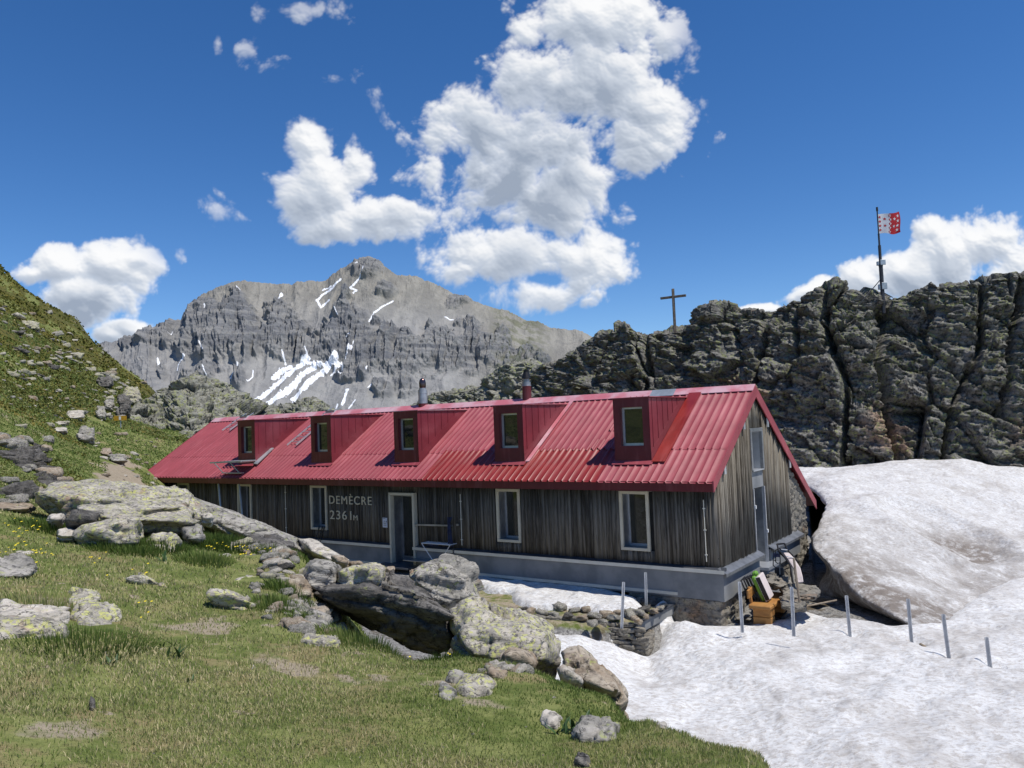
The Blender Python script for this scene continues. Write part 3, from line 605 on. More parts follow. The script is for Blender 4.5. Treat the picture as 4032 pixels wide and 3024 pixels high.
OV=[(205,590,9.2),(420,585,9.0),(640,545,8.9),(800,590,8.8),(950,695,8.7),(1080,748,8.6),(330,500,9.9),(640,490,10.2),(700,478,10.3),(800,510,10.3),(1000,655,10.0),(1085,735,9.6),(300,700,10.6),(560,830,10.2),(760,940,9.8),(940,985,9.25),(1000,975,9.1)]
X_=np.array([P(u*.6329+1100,v*.6329+1950,r) for u,v,r in OV]); me_,cc_=rock_mesh('boulder',X_,6,.045,14,22,.05,crack=.03); o_=link('boulder',me_,M['rock_slate']); o_.location=cc_; tag(o_,'large black slate boulder with deep shaded overhang and long sloping top','boulder'); FOOT.append([(a_,b_) for a_,b_,_ in X_[[0,2,5,11,8]]])
hero('boulder','tall grey and tan boulder standing at the left edge of the terrace snow','boulder',zm([(815,500),(860,470),(930,455),(950,435),(1060,432),(1150,470),(1220,510),(1228,640),(1190,665),(1060,700),(930,660),(850,560)]),11.8,1.0,'rock_grey',sub=6,seed=15,crack=.06,root=.45)
hero('boulder','big grey boulder with yellow map lichen, tallest of the rock row by the terrace wall','boulder',zm([(1040,890),(1080,740),(1130,665),(1240,655),(1440,730),(1600,800),(1700,850),(1735,960),(1730,1060),(1600,1090),(1380,1060),(1130,1010)]),8.2,1.3,'rock_lichen',r_top=9.0,sub=6,seed=16,amp=.055,crack=.05,strata=.02,root=.45)
hero('boulder','rusty brown stone block set in the foot of the big lichened boulder','boulder',zm([(1378,990),(1430,950),(1530,965),(1590,1040),(1590,1080),(1480,1085),(1380,1060)]),7.55,.5,'rock_brown',sub=5,seed=17)
hero('boulder','rusty striped boulder sloping down to the snow, lowest right of the rock row','boulder',zm([(1728,960),(1790,945),(1880,945),(1960,1000),(2060,1100),(2140,1180),(2172,1262),(2080,1250),(1900,1180),(1740,1080)]),7.1,1.1,'rock_brown',r_top=7.9,sub=6,seed=18,strata=.06,root=.45)
hero('boulder','cream coloured stone at the grass edge below the rusty striped boulder','boulder',zm([(1728,1075),(1780,1065),(1880,1130),(1900,1170),(1830,1175),(1740,1150)]),7.0,.4,'rock_pale',sub=4,seed=19)
hero('boulder','small lichened stone wedged behind the big lichened boulder near the wall','boulder',zm([(1590,790),(1640,785),(1695,815),(1690,840),(1620,835)]),9.2,.3,'rock_lichen',sub=4,seed=20)
# stepping rocks in the grass, left and middle
SM=[ # name label outline-box(px photo) r r_top thick mat
 ('boulder','humped yellow-lichened slab, topmost of the three at the left edge',(238,2330,412,2402),7.2,7.7,.5,'rock_lichen'),
 ('boulder','long pinkish flat slab, middle of the three at the left edge',(-60,2396,300,2478),6.8,7.4,.5,'rock_pale'),
 ('boulder','rounded lichened slab right of the long pinkish one',(290,2392,472,2482),6.75,7.3,.5,'rock_lichen'),
 ('boulder','bright yellow lichened slab, lowest of the three at the left edge',(-60,2468,280,2550),6.3,6.9,.5,'rock_lichen'),
 ('boulder','dark cracked rock spur at the far left edge of the grass',(-70,2206,150,2305),8.8,9.6,.5,'rock_grey'),
 ('boulder','white stone split by grass in the open turf',(577,2566,668,2624),6.3,6.5,.25,'rock_pale'),
 ('boulder','upright lichened stone below the dark hollow of the huge slab',(585,2126,700,2210),10.6,11,.4,'rock_lichen'),
 ('boulder','pinkish orange stone buried in the turf above the slate slabs',(760,2160,880,2200),11,11.4,.4,'rock_brown'),
 ('boulder','blocky cream stone with a flat face beside the slate slabs',(822,2198,928,2262),10.5,10.8,.4,'rock_pale'),
 ('boulder','thin pale slab edge lying below the blocky cream stone',(806,2252,930,2276),10.1,10.3,.4,'rock_grey'),
 ('boulder','blue grey slate slab tilted left of the white flat stone',(920,2192,1040,2260),10.5,11,.4,'rock_slate'),
 ('boulder','bright white and pink flat stone on the slate slabs',(1010,2192,1135,2240),10.7,11.1,.35,'rock_pale'),
 ('boulder','pointed grey slab with a shaded underside left of the grey-white boulder',(1015,2245,1135,2310),10.0,10.5,.4,'rock_grey'),
 ('boulder','low slate slab between grass tufts behind the pointed slab',(1100,2224,1200,2262),10.6,10.9,.3,'rock_slate'),
 ('boulder','rounded yellow-lichened stone, above the brown cube block',(908,2284,1084,2368),9.2,9.8,.6,'rock_lichen'),
 ('boulder','squared orange-brown block left of the dark hollow',(1108,2298,1230,2380),9.2,9.6,.5,'rock_brown'),
 ('boulder','broken grey slab under the squared orange-brown block',(1150,2360,1270,2430),8.8,9.2,.4,'rock_grey'),
 ('boulder','brown angular stone in the rubble left of the dark hollow',(1165,2390,1230,2436),8.7,8.9,.3,'rock_brown'),
 ('boulder','tan cube stone at the mouth of the dark hollow',(1215,2396,1290,2446),8.6,8.8,.3,'rock_brown'),
 ('boulder','light grey slab sloping out of the rubble by the dark hollow',(1180,2440,1312,2500),8.2,8.7,.4,'rock_grey'),
 ('boulder','small cream stone low in the rubble',(1112,2452,1172,2490),8.3,8.4,.25,'rock_pale'),
 ('boulder','grey stone beside the cream stone low in the rubble',(1150,2412,1200,2450),8.5,8.6,.25,'rock_grey'),
 ('boulder','flat lichened slab flush with the grass below the rubble',(1160,2506,1350,2552),7.6,8.0,.3,'rock_lichen'),
 ('boulder','low grey lichened stone, left of the pair in the lower grass',(1712,2702,1800,2762),5.75,5.95,.3,'rock_grey'),
 ('boulder','low broad lichened stone, right of the pair in the lower grass',(1790,2676,1945,2752),5.75,6.05,.3,'rock_lichen'),
 ('boulder','small grey slab above the pair in the lower grass',(1755,2654,1830,2690),6.05,6.2,.2,'rock_grey'),
 ('boulder','pale sliver of stone showing in the grass below the big lichened boulder',(1912,2644,2010,2674),6.35,6.5,.2,'rock_brown'),
 ('boulder','tan sliver of stone beside the broad-leaved plant at lower right',(2135,2810,2215,2860),5.2,5.35,.2,'rock_pale'),
 ('boulder','long pale lichened stone right of the broad-leaved plant',(2255,2845,2445,2915),4.85,5.15,.3,'rock_grey'),
 ('boulder','grey stone on the grass edge just above the snow',(2580,2850,2632,2892),4.85,4.95,.2,'rock_grey'),
 ('boulder','small low blue grey stone at the bottom edge of the grass',(2262,2985,2325,3012),4.1,4.2,.1,'rock_slate'),
 ('boulder','dark pebble in the dry grass at lower left',(350,2765,378,2792),4.95,5.0,.08,'rock_slate'),
 ('boulder','grey pebble in the middle of the open grass',(985,2632,1020,2656),6.1,6.15,.1,'rock_grey'),
 ('boulder','small flat grey stone left of the split white stone',(408,2584,440,2602),6.4,6.45,.1,'rock_grey'),
 ('boulder','flat stone by the flowers under the left end of the huge slab',(225,2094,310,2122),11.0,11.3,.3,'rock_pale'),
 ('boulder','little rounded stone at the far left under the huge slab',(192,2030,250,2056),11.6,11.8,.3,'rock_pale'),
 ('boulder','low brown rock flush with the turf at the left edge',(-30,1988,140,2018),12.8,13.4,.4,'rock_brown'),
 ('boulder','small pale stone in the turf left of the upright lichened stone',(60,2172,132,2192),9.9,10.1,.2,'rock_pale'),
 ('boulder','loose tan stone lying beside the doorstep',(1520,2234,1558,2256),20.0,20.2,.3,'rock_brown'),
 ('boulder','pink stone on the ground behind the tall grey and tan boulder',(1610,2248,1650,2280),12.4,12.6,.2,'rock_brown'),
]
for k,(nm,lb,(u0,v0,u1,v1),r,rt,th,mt) in enumerate(SM):
    hero(nm,lb,'boulder',box_out(u0,v0,u1,v1,k),r,th,mt,r_top=rt,sub=5 if (u1-u0)*r>900 else 4,seed=40+k,amp=.05,strata=.02,crack=.04,front=.92,fdrop=min(.05,(v1-v0)/FPX*r*.22),lift=min(.02,(v1-v0)/FPX*r*.1),flat=('slab' in lb or 'flat' in lb or 'sliver' in lb or 'low ' in lb or 'long ' in lb or 'pebble' in lb) and r<9.3)
# two long half-buried spines
hero('boulder','long thin curved stone spine rising from the middle of the turf','boulder',[(490,2284),(515,2262),(560,2258),(610,2282),(660,2308),(702,2332),(660,2326),(600,2300),(540,2282)],8.9,.22,'rock_lichen',sub=5,seed=90,front=.8)
hero('boulder','long lichened stone spine with an orange patch, below the rounded stone','boulder',[(810,2342),(840,2327),(900,2336),(980,2368),(1035,2400),(1052,2435),(1030,2448),(960,2412),(880,2362)],8.2,.4,'rock_lichen',sub=5,seed=91,front=.8)
# rock ledges on the far left, below the heath
# variants for scattered stones
VAR=[]
for k in range(14):
    R_=np.random.default_rng(300+k); q=np.array([[a,b,c] for a in(-1,1) for b in(-1,1) for c in(-1,1)])*np.array([.82,.6,.36])*R_.uniform(.55,1.15,(8,3)); q=np.concatenate([q,R_.normal(size=(3,3))*np.array([.5,.4,.25])])
    me,_c=rock_mesh('stone',q,3,.06,300+k,26,.04); me.materials.append(M[['rock_pale','rock_grey','rock_lichen','rock_grey','rock_brown','rock_lichen','rock_slate'][k%7]]); VAR.append(me)
def scatter(name,label,cat,group,pts,kinds=None):
    R_=random.Random(len(pts)*3+1)
    for (x,y,z,s) in pts:
        me=VAR[R_.choice(kinds) if kinds else R_.randrange(14)]
        o=bpy.data.objects.new(name,me); COL.objects.link(o); o.location=(x,y,z); o.scale=(s,s*R_.uniform(.7,1.1),s*R_.uniform(.7,1.1)); o.rotation_euler=(R_.uniform(-.3,.3),R_.uniform(-.3,.3),R_.uniform(0,6.28)); tag(o,label,cat,group)
def hill_stones():
    R_=random.Random(11); pts=[]
    cl=[(100,1300,60,40,16),(160,1310,50,25,8),(60,1390,70,40,14),(190,1400,80,40,18),(300,1370,50,40,12),(320,1440,60,40,14),(250,1450,60,30,10),(150,1480,90,50,14),(60,1560,90,60,12),(430,1460,40,30,8),(420,1500,40,40,10),(480,1480,50,25,8),(330,1550,80,40,10),(230,1580,90,50,12),(390,1610,50,35,12),(470,1590,40,40,14),(300,1650,70,30,8),(180,1650,80,30,6),(440,1540,50,40,8),(30,1240,40,30,6),(160,1210,60,40,6),(530,1540,60,25,6),(260,1330,60,30,8),(90,1450,60,40,10)]
    for (u,v,su,sv,n) in cl:
        for _ in range(n):
            a,b=R_.gauss(u,su*.6),R_.gauss(v,sv*.6); q=ground_at(a,b)
            if q is None or a<-150: continue
            r=math.hypot(q[0],q[1]); s=R_.choice([.0022,.003,.004,.005,.0075])*r*R_.uniform(.7,1.2)
            pts.append((q[0],q[1],hz(q[0],q[1])+s*.1,s))
    scatter('hillside_stone','pale stone lying loose in the heath of the left hillside','stone','stones scattered on the left hillside',pts)
    pts=[]
    for _ in range(46):
        a,b=R_.uniform(375,640),R_.uniform(1690,1925); q=ground_at(a,b)
        if q is None: continue
        r=math.hypot(q[0],q[1]); s=R_.choice([.0025,.004,.006])*r; pts.append((q[0],q[1],hz(q[0],q[1])+s*.1,s))
    scatter('trail_stone','small stone on or beside the dirt trail left of the hut','stone','stones on the dirt trail',pts,[0,1,4,7,8,11])
hill_stones()
def ledges():
    R_=random.Random(77); dk=[]; lt=[]
    for (u,v,w,h,d,mt) in [(20,1760,110,50,19.5,'rock_grey'),(105,1775,70,34,19,'rock_slate'),(150,1765,60,44,18.6,'rock_slate'),(110,1800,90,30,18.5,'rock_slate'),(155,1815,66,56,18.2,'rock_slate'),(60,1800,80,30,18.6,'rock_slate'),(100,1835,80,26,18.2,'rock_slate'),(150,1870,80,40,17.8,'rock_slate'),(200,1895,110,36,17.4,'rock_grey'),(225,1915,100,30,17.2,'rock_slate'),(180,1940,110,40,16.6,'rock_slate'),(60,1945,130,34,16.4,'rock_slate'),(130,1960,90,34,16,'rock_grey'),(30,1975,90,40,15.6,'rock_grey'),(30,1890,60,30,17,'rock_grey'),(170,1735,50,46,20,'rock_brown'),(75,1728,70,22,20.5,'rock_pale'),(15,1735,60,50,19.6,'rock_grey'),(35,1790,90,22,18.4,'rock_slate'),(120,1850,60,22,18,'rock_pale')]:
        for k in range(3):
            q=ground_at(u+R_.uniform(-.4,.4)*w,v+R_.uniform(-.5,.5)*h)
            if q is None: continue
            r=math.hypot(q[0],q[1]); s_=w/FPX*r*R_.uniform(.35,.62); (dk if mt=='rock_slate' else lt).append((q[0],q[1],hz(q[0],q[1])+s_*.12,s_))
    scatter('ledge_stone','dark flat stone in the stepped ledges at the far left edge','stone','dark ledge stones at the far left',dk,[6,13])
    scatter('ledge_stone','paler stone in the stepped ledges at the far left edge','stone','paler ledge stones at the far left',lt,[1,3,4,8])
ledges()
def rubble():
    R_=random.Random(21)
    for (label,group,rg,n,smin,smax) in (('angular stone in the rubble between the turf and the boulder row','rubble stones beside the boulder row',[(1010,2215,1300,2300),(1130,2380,1330,2500),(1060,2170,1180,2220),(930,2150,1050,2190),(1880,2620,2200,2660),(1330,2240,1500,2300),(1010,2250,1290,2480)],210,.007,.02),('small stone scattered in the turf of the near slope','small stones in the near turf',[(0,2250,1500,3000),(1500,2650,2400,3000)],45,.0016,.004)):
        pts=[]
        while len(pts)<n:
            u0,v0,u1,v1=R_.choice(rg); q=ground_at(R_.uniform(u0,u1),R_.uniform(v0,v1))
            if q is None: continue
            r=math.hypot(q[0],q[1]); 
            if r>16: n-=1; continue
            s=R_.uniform(smin,smax)*r*R_.uniform(.5,1); pts.append((q[0],q[1],hz(q[0],q[1])+s*.12,s))
        scatter('rubble_stone' if smin>.005 else 'turf_stone',label,'stone',group,pts,[0,1,2,3,4,7,8,10,11,13])
rubble()
for k,(u0,v0,u1,v1,lb,mt) in enumerate([(418,1782,508,1822,'flat grey layered rock in the middle of the dirt trail','rock_grey'),(395,1760,440,1790,'pinkish stone cluster at the upper left of the dirt trail','rock_brown'),(375,1480,445,1530,'big square dark-shaded block on the lower hillside','rock_slate'),(378,1600,420,1645,'grey boulder with a shaded side left of the yellow trail sign','rock_grey'),(410,1570,450,1610,'brown boulder stacked behind the grey one near the yellow trail sign','rock_grey'),(462,1545,520,1640,'tall dark-mouthed boulder right above the yellow trail sign','rock_slate'),(480,1520,560,1600,'large pale boulder at the foot of the rocky outcrop','rock_lichen'),(195,1655,265,1672,'long pale stone edge in the turf below the hillside','rock_pale'),(215,1680,266,1700,'small pale block below the long stone edge','rock_pale'),(260,1615,330,1650,'white streaked stone group left of the pass','rock_pale'),(70,1265,160,1300,'row of slabs high on the left hillside','rock_lichen'),(110,1290,160,1316,'dark shaded block beneath the high slab row','rock_slate'),(300,1670,380,1740,'grey bedrock showing in the grass left of the trail','rock_grey')]):
    q=ground_at((u0+u1)/2,v1-4)
    if q is None: continue
    r=math.hypot(q[0],q[1]); hero('boulder',lb,'boulder',box_out(u0,v0,u1,v1,500+k),r,(u1-u0)/FPX*r*.5,mt,r_top=r+.8,sub=5,seed=500+k,strata=.04,crack=.05)
# ------------------------------------------------------------------ rock ridge behind the hut
def rock_face(name,cols,nu,nv,mat,seed,scale,amp,lean=(0,0),cracks=(),detail=1.,smallscale=1.):
    """cols: (u, v_top, r_top, r_base, z_base) control columns from left to right"""
    C=[]
    for (u,vt,rt,rb,zb_) in cols:
        T_=Pd(u,vt,rt); d=T_[:2]/np.linalg.norm(T_[:2]); r0=np.linalg.norm(T_[:2]); rb=rb*r0/rt; col=[]
        for t,e in((-.12,0),(0,0),(.25,.14),(.5,.36),(.75,.62),(.92,.86),(1.,1.)):
            r=rb+(r0-rb)*e; z=zb_+(T_[2]-zb_)*t; col.append([d[0]*r,d[1]*r,z])
        col.append([d[0]*(r0+2.5),d[1]*(r0+2.5),T_[2]-.25]); col.append([d[0]*(r0+9),d[1]*(r0+9),T_[2]-2.5]); col.append([d[0]*(r0+22),d[1]*(r0+22),T_[2]-9])
        C.append(col)
    S=net(C,nu,nv); N=gnormal(S); N*=np.sign((N[...,2]).mean())
    p=S.reshape(-1,3).copy(); N=N.reshape(-1,3)
    uu=np.repeat(np.linspace(0,len(cols)-1,nu),nv); pu=np.interp(uu,range(len(cols)),[c[0] for c in cols])
    hz_=N*np.array([1,1,.35]); hz_/=np.linalg.norm(hz_,axis=1,keepdims=True)+1e-9
    w=p+.14*scale*np.stack([fbm(p*.5/scale+k*9,3,seed+k) for k in range(3)],1)
    w2=w.copy(); w2[:,2]+=.35*w[:,0]*lean[0]; 
    w2[:,0]+=.28*w[:,2]*lean[0]; q1=np.stack([w2[:,0]/(3.3*scale),w2[:,1]/(3.3*scale),w2[:,2]/(3.9*scale)],1)
    f1,f2,c1,t1=worley(q1,seed+11,True); e1=f2-f1
    q2=np.stack([w2[:,0]/(1.2*scale),w2[:,1]/(1.2*scale),w2[:,2]/(.75*scale)],1)
    g1,g2,c2,t2=worley(q2,seed+12,True); e2=g2-g1
    q3=w2/(.42*scale)*np.array([.8,.8,2.0]); h1,h2,c3,t3=worley(q3,seed+13,True); e3=h2-h1
    strat=fbm(np.stack([w[:,0]*.45,w[:,1]*.45,w[:,2]*4.2+w[:,0]*.7*lean[1]],1)/scale,5,seed+14,.66,ridge=True)
    wide=sst(.2,.75,.5+.5*fbm(p*.3,3,seed+17))        # joints open here and closed there
    d=amp*(1.25*(c1-.5)+1.6*t1-(.0+1.15*wide**2)*np.exp(-(e1/.05)**2)+.42*(c2-.5)+.85*t2-.20*wide*np.exp(-(e2/.05)**2)+(.14*(c3-.5)+.4*t3)*smallscale+.20*strat*detail+.20*fbm(p*np.array([1.8,1.8,4.6])/scale,6,seed+15,.76,)*detail+.5*fbm(p*.22/scale,3,seed+16))
    tt=np.tile(np.linspace(0,1,nv),nu)*9; tv=np.interp(tt,[0,1,2,3,4,5,6,7,8,9],[-.12,0,.25,.5,.75,.92,1,1.1,1.2,1.3])
    for (pts,wd,dp) in cracks:      # named fissures: (u, t) polylines in the face's own frame
        ts=[a[1] for a in pts]; us=[a[0] for a in pts]
        cu=np.interp(tv,ts,us,left=-1e5,right=-1e5); jit=8*fbm(p*.9,3,seed+20)
        d-=dp*np.exp(-(((pu-cu-jit)/wd)**2))
    d=d*(1-.45*sst(.8,1.02,tv)); V=p+hz_*d[:,None]; V[:,2]+=amp*.28*(c1-.5)*sst(.7,1.,tv)+amp*.2*(c2-.5)*sst(.7,1.,tv)
    rq=np.zeros(len(V))
    for u_,v_,r_,a_ in ((2850,1640,41,1.7),(2760,1700,42,1.2),(3480,1700,37,1.3),(2980,1800,39,1.2),(3990,1740,37,1.5),(2900,1560,42,1.2),(1500,1620,60,1.)):
        c_=Pd(u_,v_,r_); rq=np.maximum(rq,sst(1.3,.5,np.linalg.norm((V-c_)*np.array([1,.35,1.1]),axis=1)/a_+.5*fbm(p*1.1,3,seed+31)))
    me=npmesh(name,V,gridfaces(nu,nv),attrs={'rust':rq}); return tag(link(name,me,mat),kind='structure')
K=1.8228
rc=[(2050,1502,55,50,-2.5),(2110,1460,54,49,-2.5),(2180,1424,52,48,-2.5),(2280,1386,50,46,-2.5),(2370,1324,49,45,-2.6),(2480,1312,48,44,-2.6),(2560,1300,47.5,43.5,-2.6),(2700,1290,47,42,-2.6),(2760,1240,46,41,-2.6),(2850,1222,45,40,-2.7),(2930,1215,44,39,-2.7),(3020,1212,43,38.5,-2.7),(3130,1180,42,37.5,-2.8),(3255,1140,41,37,-2.8),(3335,1140,40.6,36.5,-2.8),(3420,1165,40.4,36,-2.8),(3500,1190,40.2,36,-2.8),(3560,1168,40,36,-2.8),(3680,1120,39.5,35.5,-2.8),(3800,1100,39,35.3,-2.9),(3900,1082,38.6,35,-2.9),(4032,1070,38,35,-2.9),(4300,1020,37.5,34.5,-2.9),(4700,1050,37,34,-2.9),(5200,1150,37,33,-2.9)]
cr_=[([(3490,.0),(3480,.35),(3440,.6),(3475,.8),(3500,1.02)],14,1.5),([(3280,.0),(3310,.45),(3240,.75),(3255,1.02)],13,1.1),([(3660,.0),(3720,.3),(3840,.62),(3870,1.02)],13,1.0),([(3900,.25),(3960,.55),(4010,.8),(4040,1.02)],12,1.2),([(2530,.45),(2550,.7),(2545,1.02)],12,1.0),([(2960,.5),(3010,.75),(3020,1.02)],10,.8),([(3100,.45),(3130,.7),(3140,1.02)],9,.6)]
def rock_ridges():
    global RIDGE
    RIDGE=rock_face('rock_ridge',rc,900,330,M['cliff'],600,.85,.62,(.6,.5),cr_)
    # the lower, paler shoulder of the ridge that comes down behind the chimneys
    rock_face('rock_ridge',[(1440,1660,66,58,-3),(1520,1622,64,57,-3),(1640,1590,62,55,-3),(1720,1555,60,54,-3),(1800,1535,59,53,-3),(1880,1520,58,52,-3),(1960,1468,57,51,-3),(2050,1425,56,50.5,-3),(2150,1440,54,49,-3),(2260,1470,51,47,-3),(2380,1500,48.5,45,-3),(2550,1540,46,43,-3)],330,170,M['outcrop'],650,.8,.6,(.3,.4))
    # outcrop left of the hut, before the pass
    rock_face('rock_outcrop',[(470,1660,50,46,-1),(540,1600,54,47,-1),(600,1570,56,48,-1),(660,1530,58,48,-1.5),(740,1492,59,48,-1.5),(820,1488,60,49,-1.5),(880,1510,60,49,-1.5),(935,1550,60,49,-2),(990,1572,61,50,-2),(1050,1610,61,50,-2),(1120,1612,62,52,-2),(1190,1578,62,52,-2),(1240,1568,62,53,-2),(1285,1605,62,53,-2),(1340,1645,63,54,-2),(1420,1690,63,55,-2)],420,190,M['outcrop'],680,.75,.62,(.2,.3),smallscale=1.)
rock_ridges()
# ------------------------------------------------------------------ far mountain
def zc(L): return [(x*.9042+400,y*.9042+950) for x,y in L]
def build_mountain():
    sk=zc([(-120,500),(0,462),(75,442),(130,430),(170,402),(215,372),(225,385),(270,366),(300,355),(350,345),(390,298),(440,235),(500,208),(580,185),(625,172),(660,182),(750,190),(830,190),(850,178),(880,182),(900,176),(975,175),(1000,148),(1040,120),(1110,92),(1160,80),(1195,85),(1230,113),(1280,148),(1370,160),(1480,200),(1550,240),(1620,265),(1700,295),(1770,305),(1800,320),(1850,345),(1900,347),(1960,375),(2070,385),(2095,395),(2120,412),(2300,500),(2500,560)])
    nu,nv=1000,420; us=np.array([a for a,_ in sk]); vs=np.array([b for _,b in sk])
    U=np.linspace(us[0],us[-1],nu); VT=np.interp(U,us,vs); t=np.concatenate([np.linspace(0,1,nv-40),np.linspace(1.02,1.5,40)])
    VB=1760.
    Ug=np.repeat(U[:,None],nv,1); tg=np.repeat(t[None],nu,0); Vg=VB+(VT[:,None]-VB)*np.minimum(tg,1)
    zx=(Ug-400)/.9042; zy=(Vg-950)/.9042      # frame of the reading crop: used as the mountain's own map coordinates
    # cliff band
    up=np.interp(zx,[75,300,400,520,600,700,780,900,960,1060,1150,1300,1500,1620,1750,1850,2000],[430,380,250,300,260,350,290,420,450,240,400,400,410,395,430,480,560])
    lo=np.interp(zx,[75,300,440,500,700,800,900,1000,1100,1200,1350,1500,1650,1850,2000],[470,480,540,525,505,520,540,560,590,600,560,575,550,560,580])
    nzz=fbm(np.stack([zx.ravel()/60,zy.ravel()/40,0*zx.ravel()],1),4,91).reshape(zx.shape)
    band=sst(-25,25,zy-up+95*nzz)*sst(-30,30,lo-zy+55*nzz)
    left=sst(330,220,zx)*.45; 
    isl=np.zeros_like(zx)
    for (a,b,ra,rb) in [(600,600,30,45),(460,565,40,40),(270,580,30,45),(1330,560,70,45),(1320,620,60,50),(1230,655,40,40),(390,600,40,20),(1090,600,60,30),(1120,420,60,140),(600,260,40,40),(790,320,40,60),(1240,230,50,30),(1560,260,60,40),(1750,430,30,60),(1150,120,90,60)]:
        isl=np.maximum(isl,sst(1.15,.6,np.hypot((zx-a)/ra,(zy-b)/rb)+.5*nzz))
    cl=np.clip(np.maximum(np.maximum(band,isl*.8),left),0,1)
    Rr=2500+1150*np.minimum(tg,1)**1.05+np.maximum(tg-1,0)*1600
    dx,dy,dz=_f[0]+(Ug-2016)/FPX*_r[0]-(Vg-1512)/FPX*_u[0],_f[1]+(Ug-2016)/FPX*_r[1]-(Vg-1512)/FPX*_u[1],_f[2]+(Ug-2016)/FPX*_r[2]-(Vg-1512)/FPX*_u[2]
    k=Rr/np.hypot(dx,dy); X=dx*k;Y=dy*k;Zz=dz*k; Zz=Zz-np.maximum(tg-1,0)*700
    p=np.stack([zx.ravel(),zy.ravel(),0*zx.ravel()],1)
    wx=p[:,0]+22*fbm(p/70,3,95); wy=p[:,1]+22*fbm(p/70+5,3,96)
    rib=fbm(np.stack([wx/44+wy*.004,wy/130,0*wx],1),5,92,.58,ridge=True)
    rib2=fbm(np.stack([wx/13,wy/36,0*wx+3],1),5,93,.62,ridge=True)
    big=fbm(np.stack([wx/190+wy*.001,wy/330,0*wx+7],1),3,94,ridge=True)
    sc_=fbm(np.stack([wx/22-wy*.006,wy/260,0*wx+9],1),4,97)
    strata=fbm(np.stack([wx/120,(wy+.35*wx*np.where(wx<1000,1,-1))/9,0*wx+2],1),4,98)
    c_=cl.ravel(); amp=88*(.09+.91*c_)
    dsp=amp*rib*1.1+(1-c_)*9*rib2*sst(420,200,p[:,1])+15*c_*rib2+55*big+ (1-c_)*4*sc_+9*strata*(.25+c_)+c_*40
    fade=np.ones_like(dsp)*.9+.1; fade*=1-.6*sst(.93,1.,tg.ravel())
    Vv=np.stack([X.ravel(),Y.ravel(),Zz.ravel()],1)
    n=np.array([0,-.8,.6]); Vv+=n[None]*(dsp*fade)[:,None]*.5
    Vv[:,2]+=sst(.9,1.,tg.ravel())*6*rib2
    # snow gullies
    snow=np.zeros(len(p))
    for pts,w in [([(1045,178),(1010,208),(965,235),(940,262),(958,300),(992,268)],8),([(1000,200),(965,215)],5),([(1145,153),(1115,185),(1085,212),(1112,222),(1100,232)],6),([(1117,105),(1106,118)],3.5),([(786,238),(778,262),(755,274)],8),([(602,232),(612,238)],5),([(1270,270),(1235,292),(1190,325),(1168,362)],5),([(1495,330),(1515,342),(1532,346)],3.5),([(1112,440),(1085,500),(1062,545),(1042,605)],6),([(798,506),(804,545)],6),([(902,508),(910,530)],4),([(828,562),(785,575),(755,605)],15),([(905,540),(850,568),(770,632),(655,708)],13),([(935,560),(880,600),(800,672),(712,728)],15),([(1030,520),(990,560),(930,612),(880,662),(840,700)],13),([(900,548),(960,560),(1035,545)],10),([(1050,540),(1000,585)],6),([(597,538),(560,590)],6.5),([(660,562),(656,590),(636,610)],4.5),([(443,472),(458,506)],4.5),([(372,518),(340,545),(334,570)],5),([(247,515),(255,552)],7),([(452,565),(462,592)],4),([(1072,655),(1052,720)],9),([(1110,708),(1080,738)],5),([(1205,622),(1165,655)],7),([(1030,715),(1022,735)],5),([(462,290),(464,320)],3),([(1026,332),(1038,358)],3.5),([(318,410),(304,428)],2.5),([(1165,570),(1160,590)],2.5),([(1090,440),(1075,448)],2.5),([(295,632),(290,640)],4)]:
        d=np.full(len(p),1e9)
        for (x1,y1),(x2,y2) in zip(pts[:-1],pts[1:]):
            ex,ey=x2-x1,y2-y1; tt=np.clip(((p[:,0]-x1)*ex+(p[:,1]-y1)*ey)/(ex*ex+ey*ey),0,1); d=np.minimum(d,np.hypot(p[:,0]-x1-tt*ex,p[:,1]-y1-tt*ey))
        snow=np.maximum(snow,1-d/(w*(1.45 if w>=10 else 1.1)))
    snow=snow+.55*fbm(p/8,5,99,.62)+.08
    tint=sst(250,460,p[:,0])*sst(2150,1500,p[:,0])*sst(430,200,p[:,1])+sst(1500,1750,p[:,0])*.9
    me=npmesh('mountain',Vv,gridfaces(nu,nv),attrs={'snow':snow,'cliffy':c_,'tint':np.clip(tint,0,1),'green':sst(1650,1780,p[:,0])*sst(2000,1850,p[:,0])})
    m,T=new_mat('mountain'); tc=T.n('ShaderNodeTexCoord').outputs['Object']
    A=lambda n_:T.n('ShaderNodeAttribute',attribute_name=n_).outputs['Fac']
    v=T.scl(tc,(.02,.004,.006)); n1=T.noise(v,1.,8,.62); n2=T.noise(tc,.02,8,.66); n3=T.noise(T.scl(tc,(.004,.004,.05),(0,.25,0)),1.,7,.65)
    scree=T.mix(T.mapr(n1,.4,.62),(.255,.252,.248),(.325,.318,.305)); warm=T.mix(T.mapr(n1,.4,.6),(.225,.215,.192),(.30,.285,.25))
    c=T.mix(A('tint'),scree,warm)
    rock=T.mix(T.mapr(n3,.4,.6),(.145,.15,.162),(.25,.248,.243)); rock=T.mix(T.mapr(n2,.55,.68,0,.5),rock,(.095,.10,.11))
    c=T.mix(A('cliffy'),c,rock)
    c=T.mix(T.math('MULTIPLY',A('green'),T.mapr(n2,.45,.6,0,.6)),c,(.10,.11,.05))
    c=T.mix(T.mapr(n2,.35,.5,.25,0),c,(.10,.10,.10))
    c=T.mix(T.mapr(A('snow'),.5,.54),c,(.86,.88,.92))
    fin(T,c,.95,0,T.bump(T.math('ADD',n2,n1),.9,14.),.1)
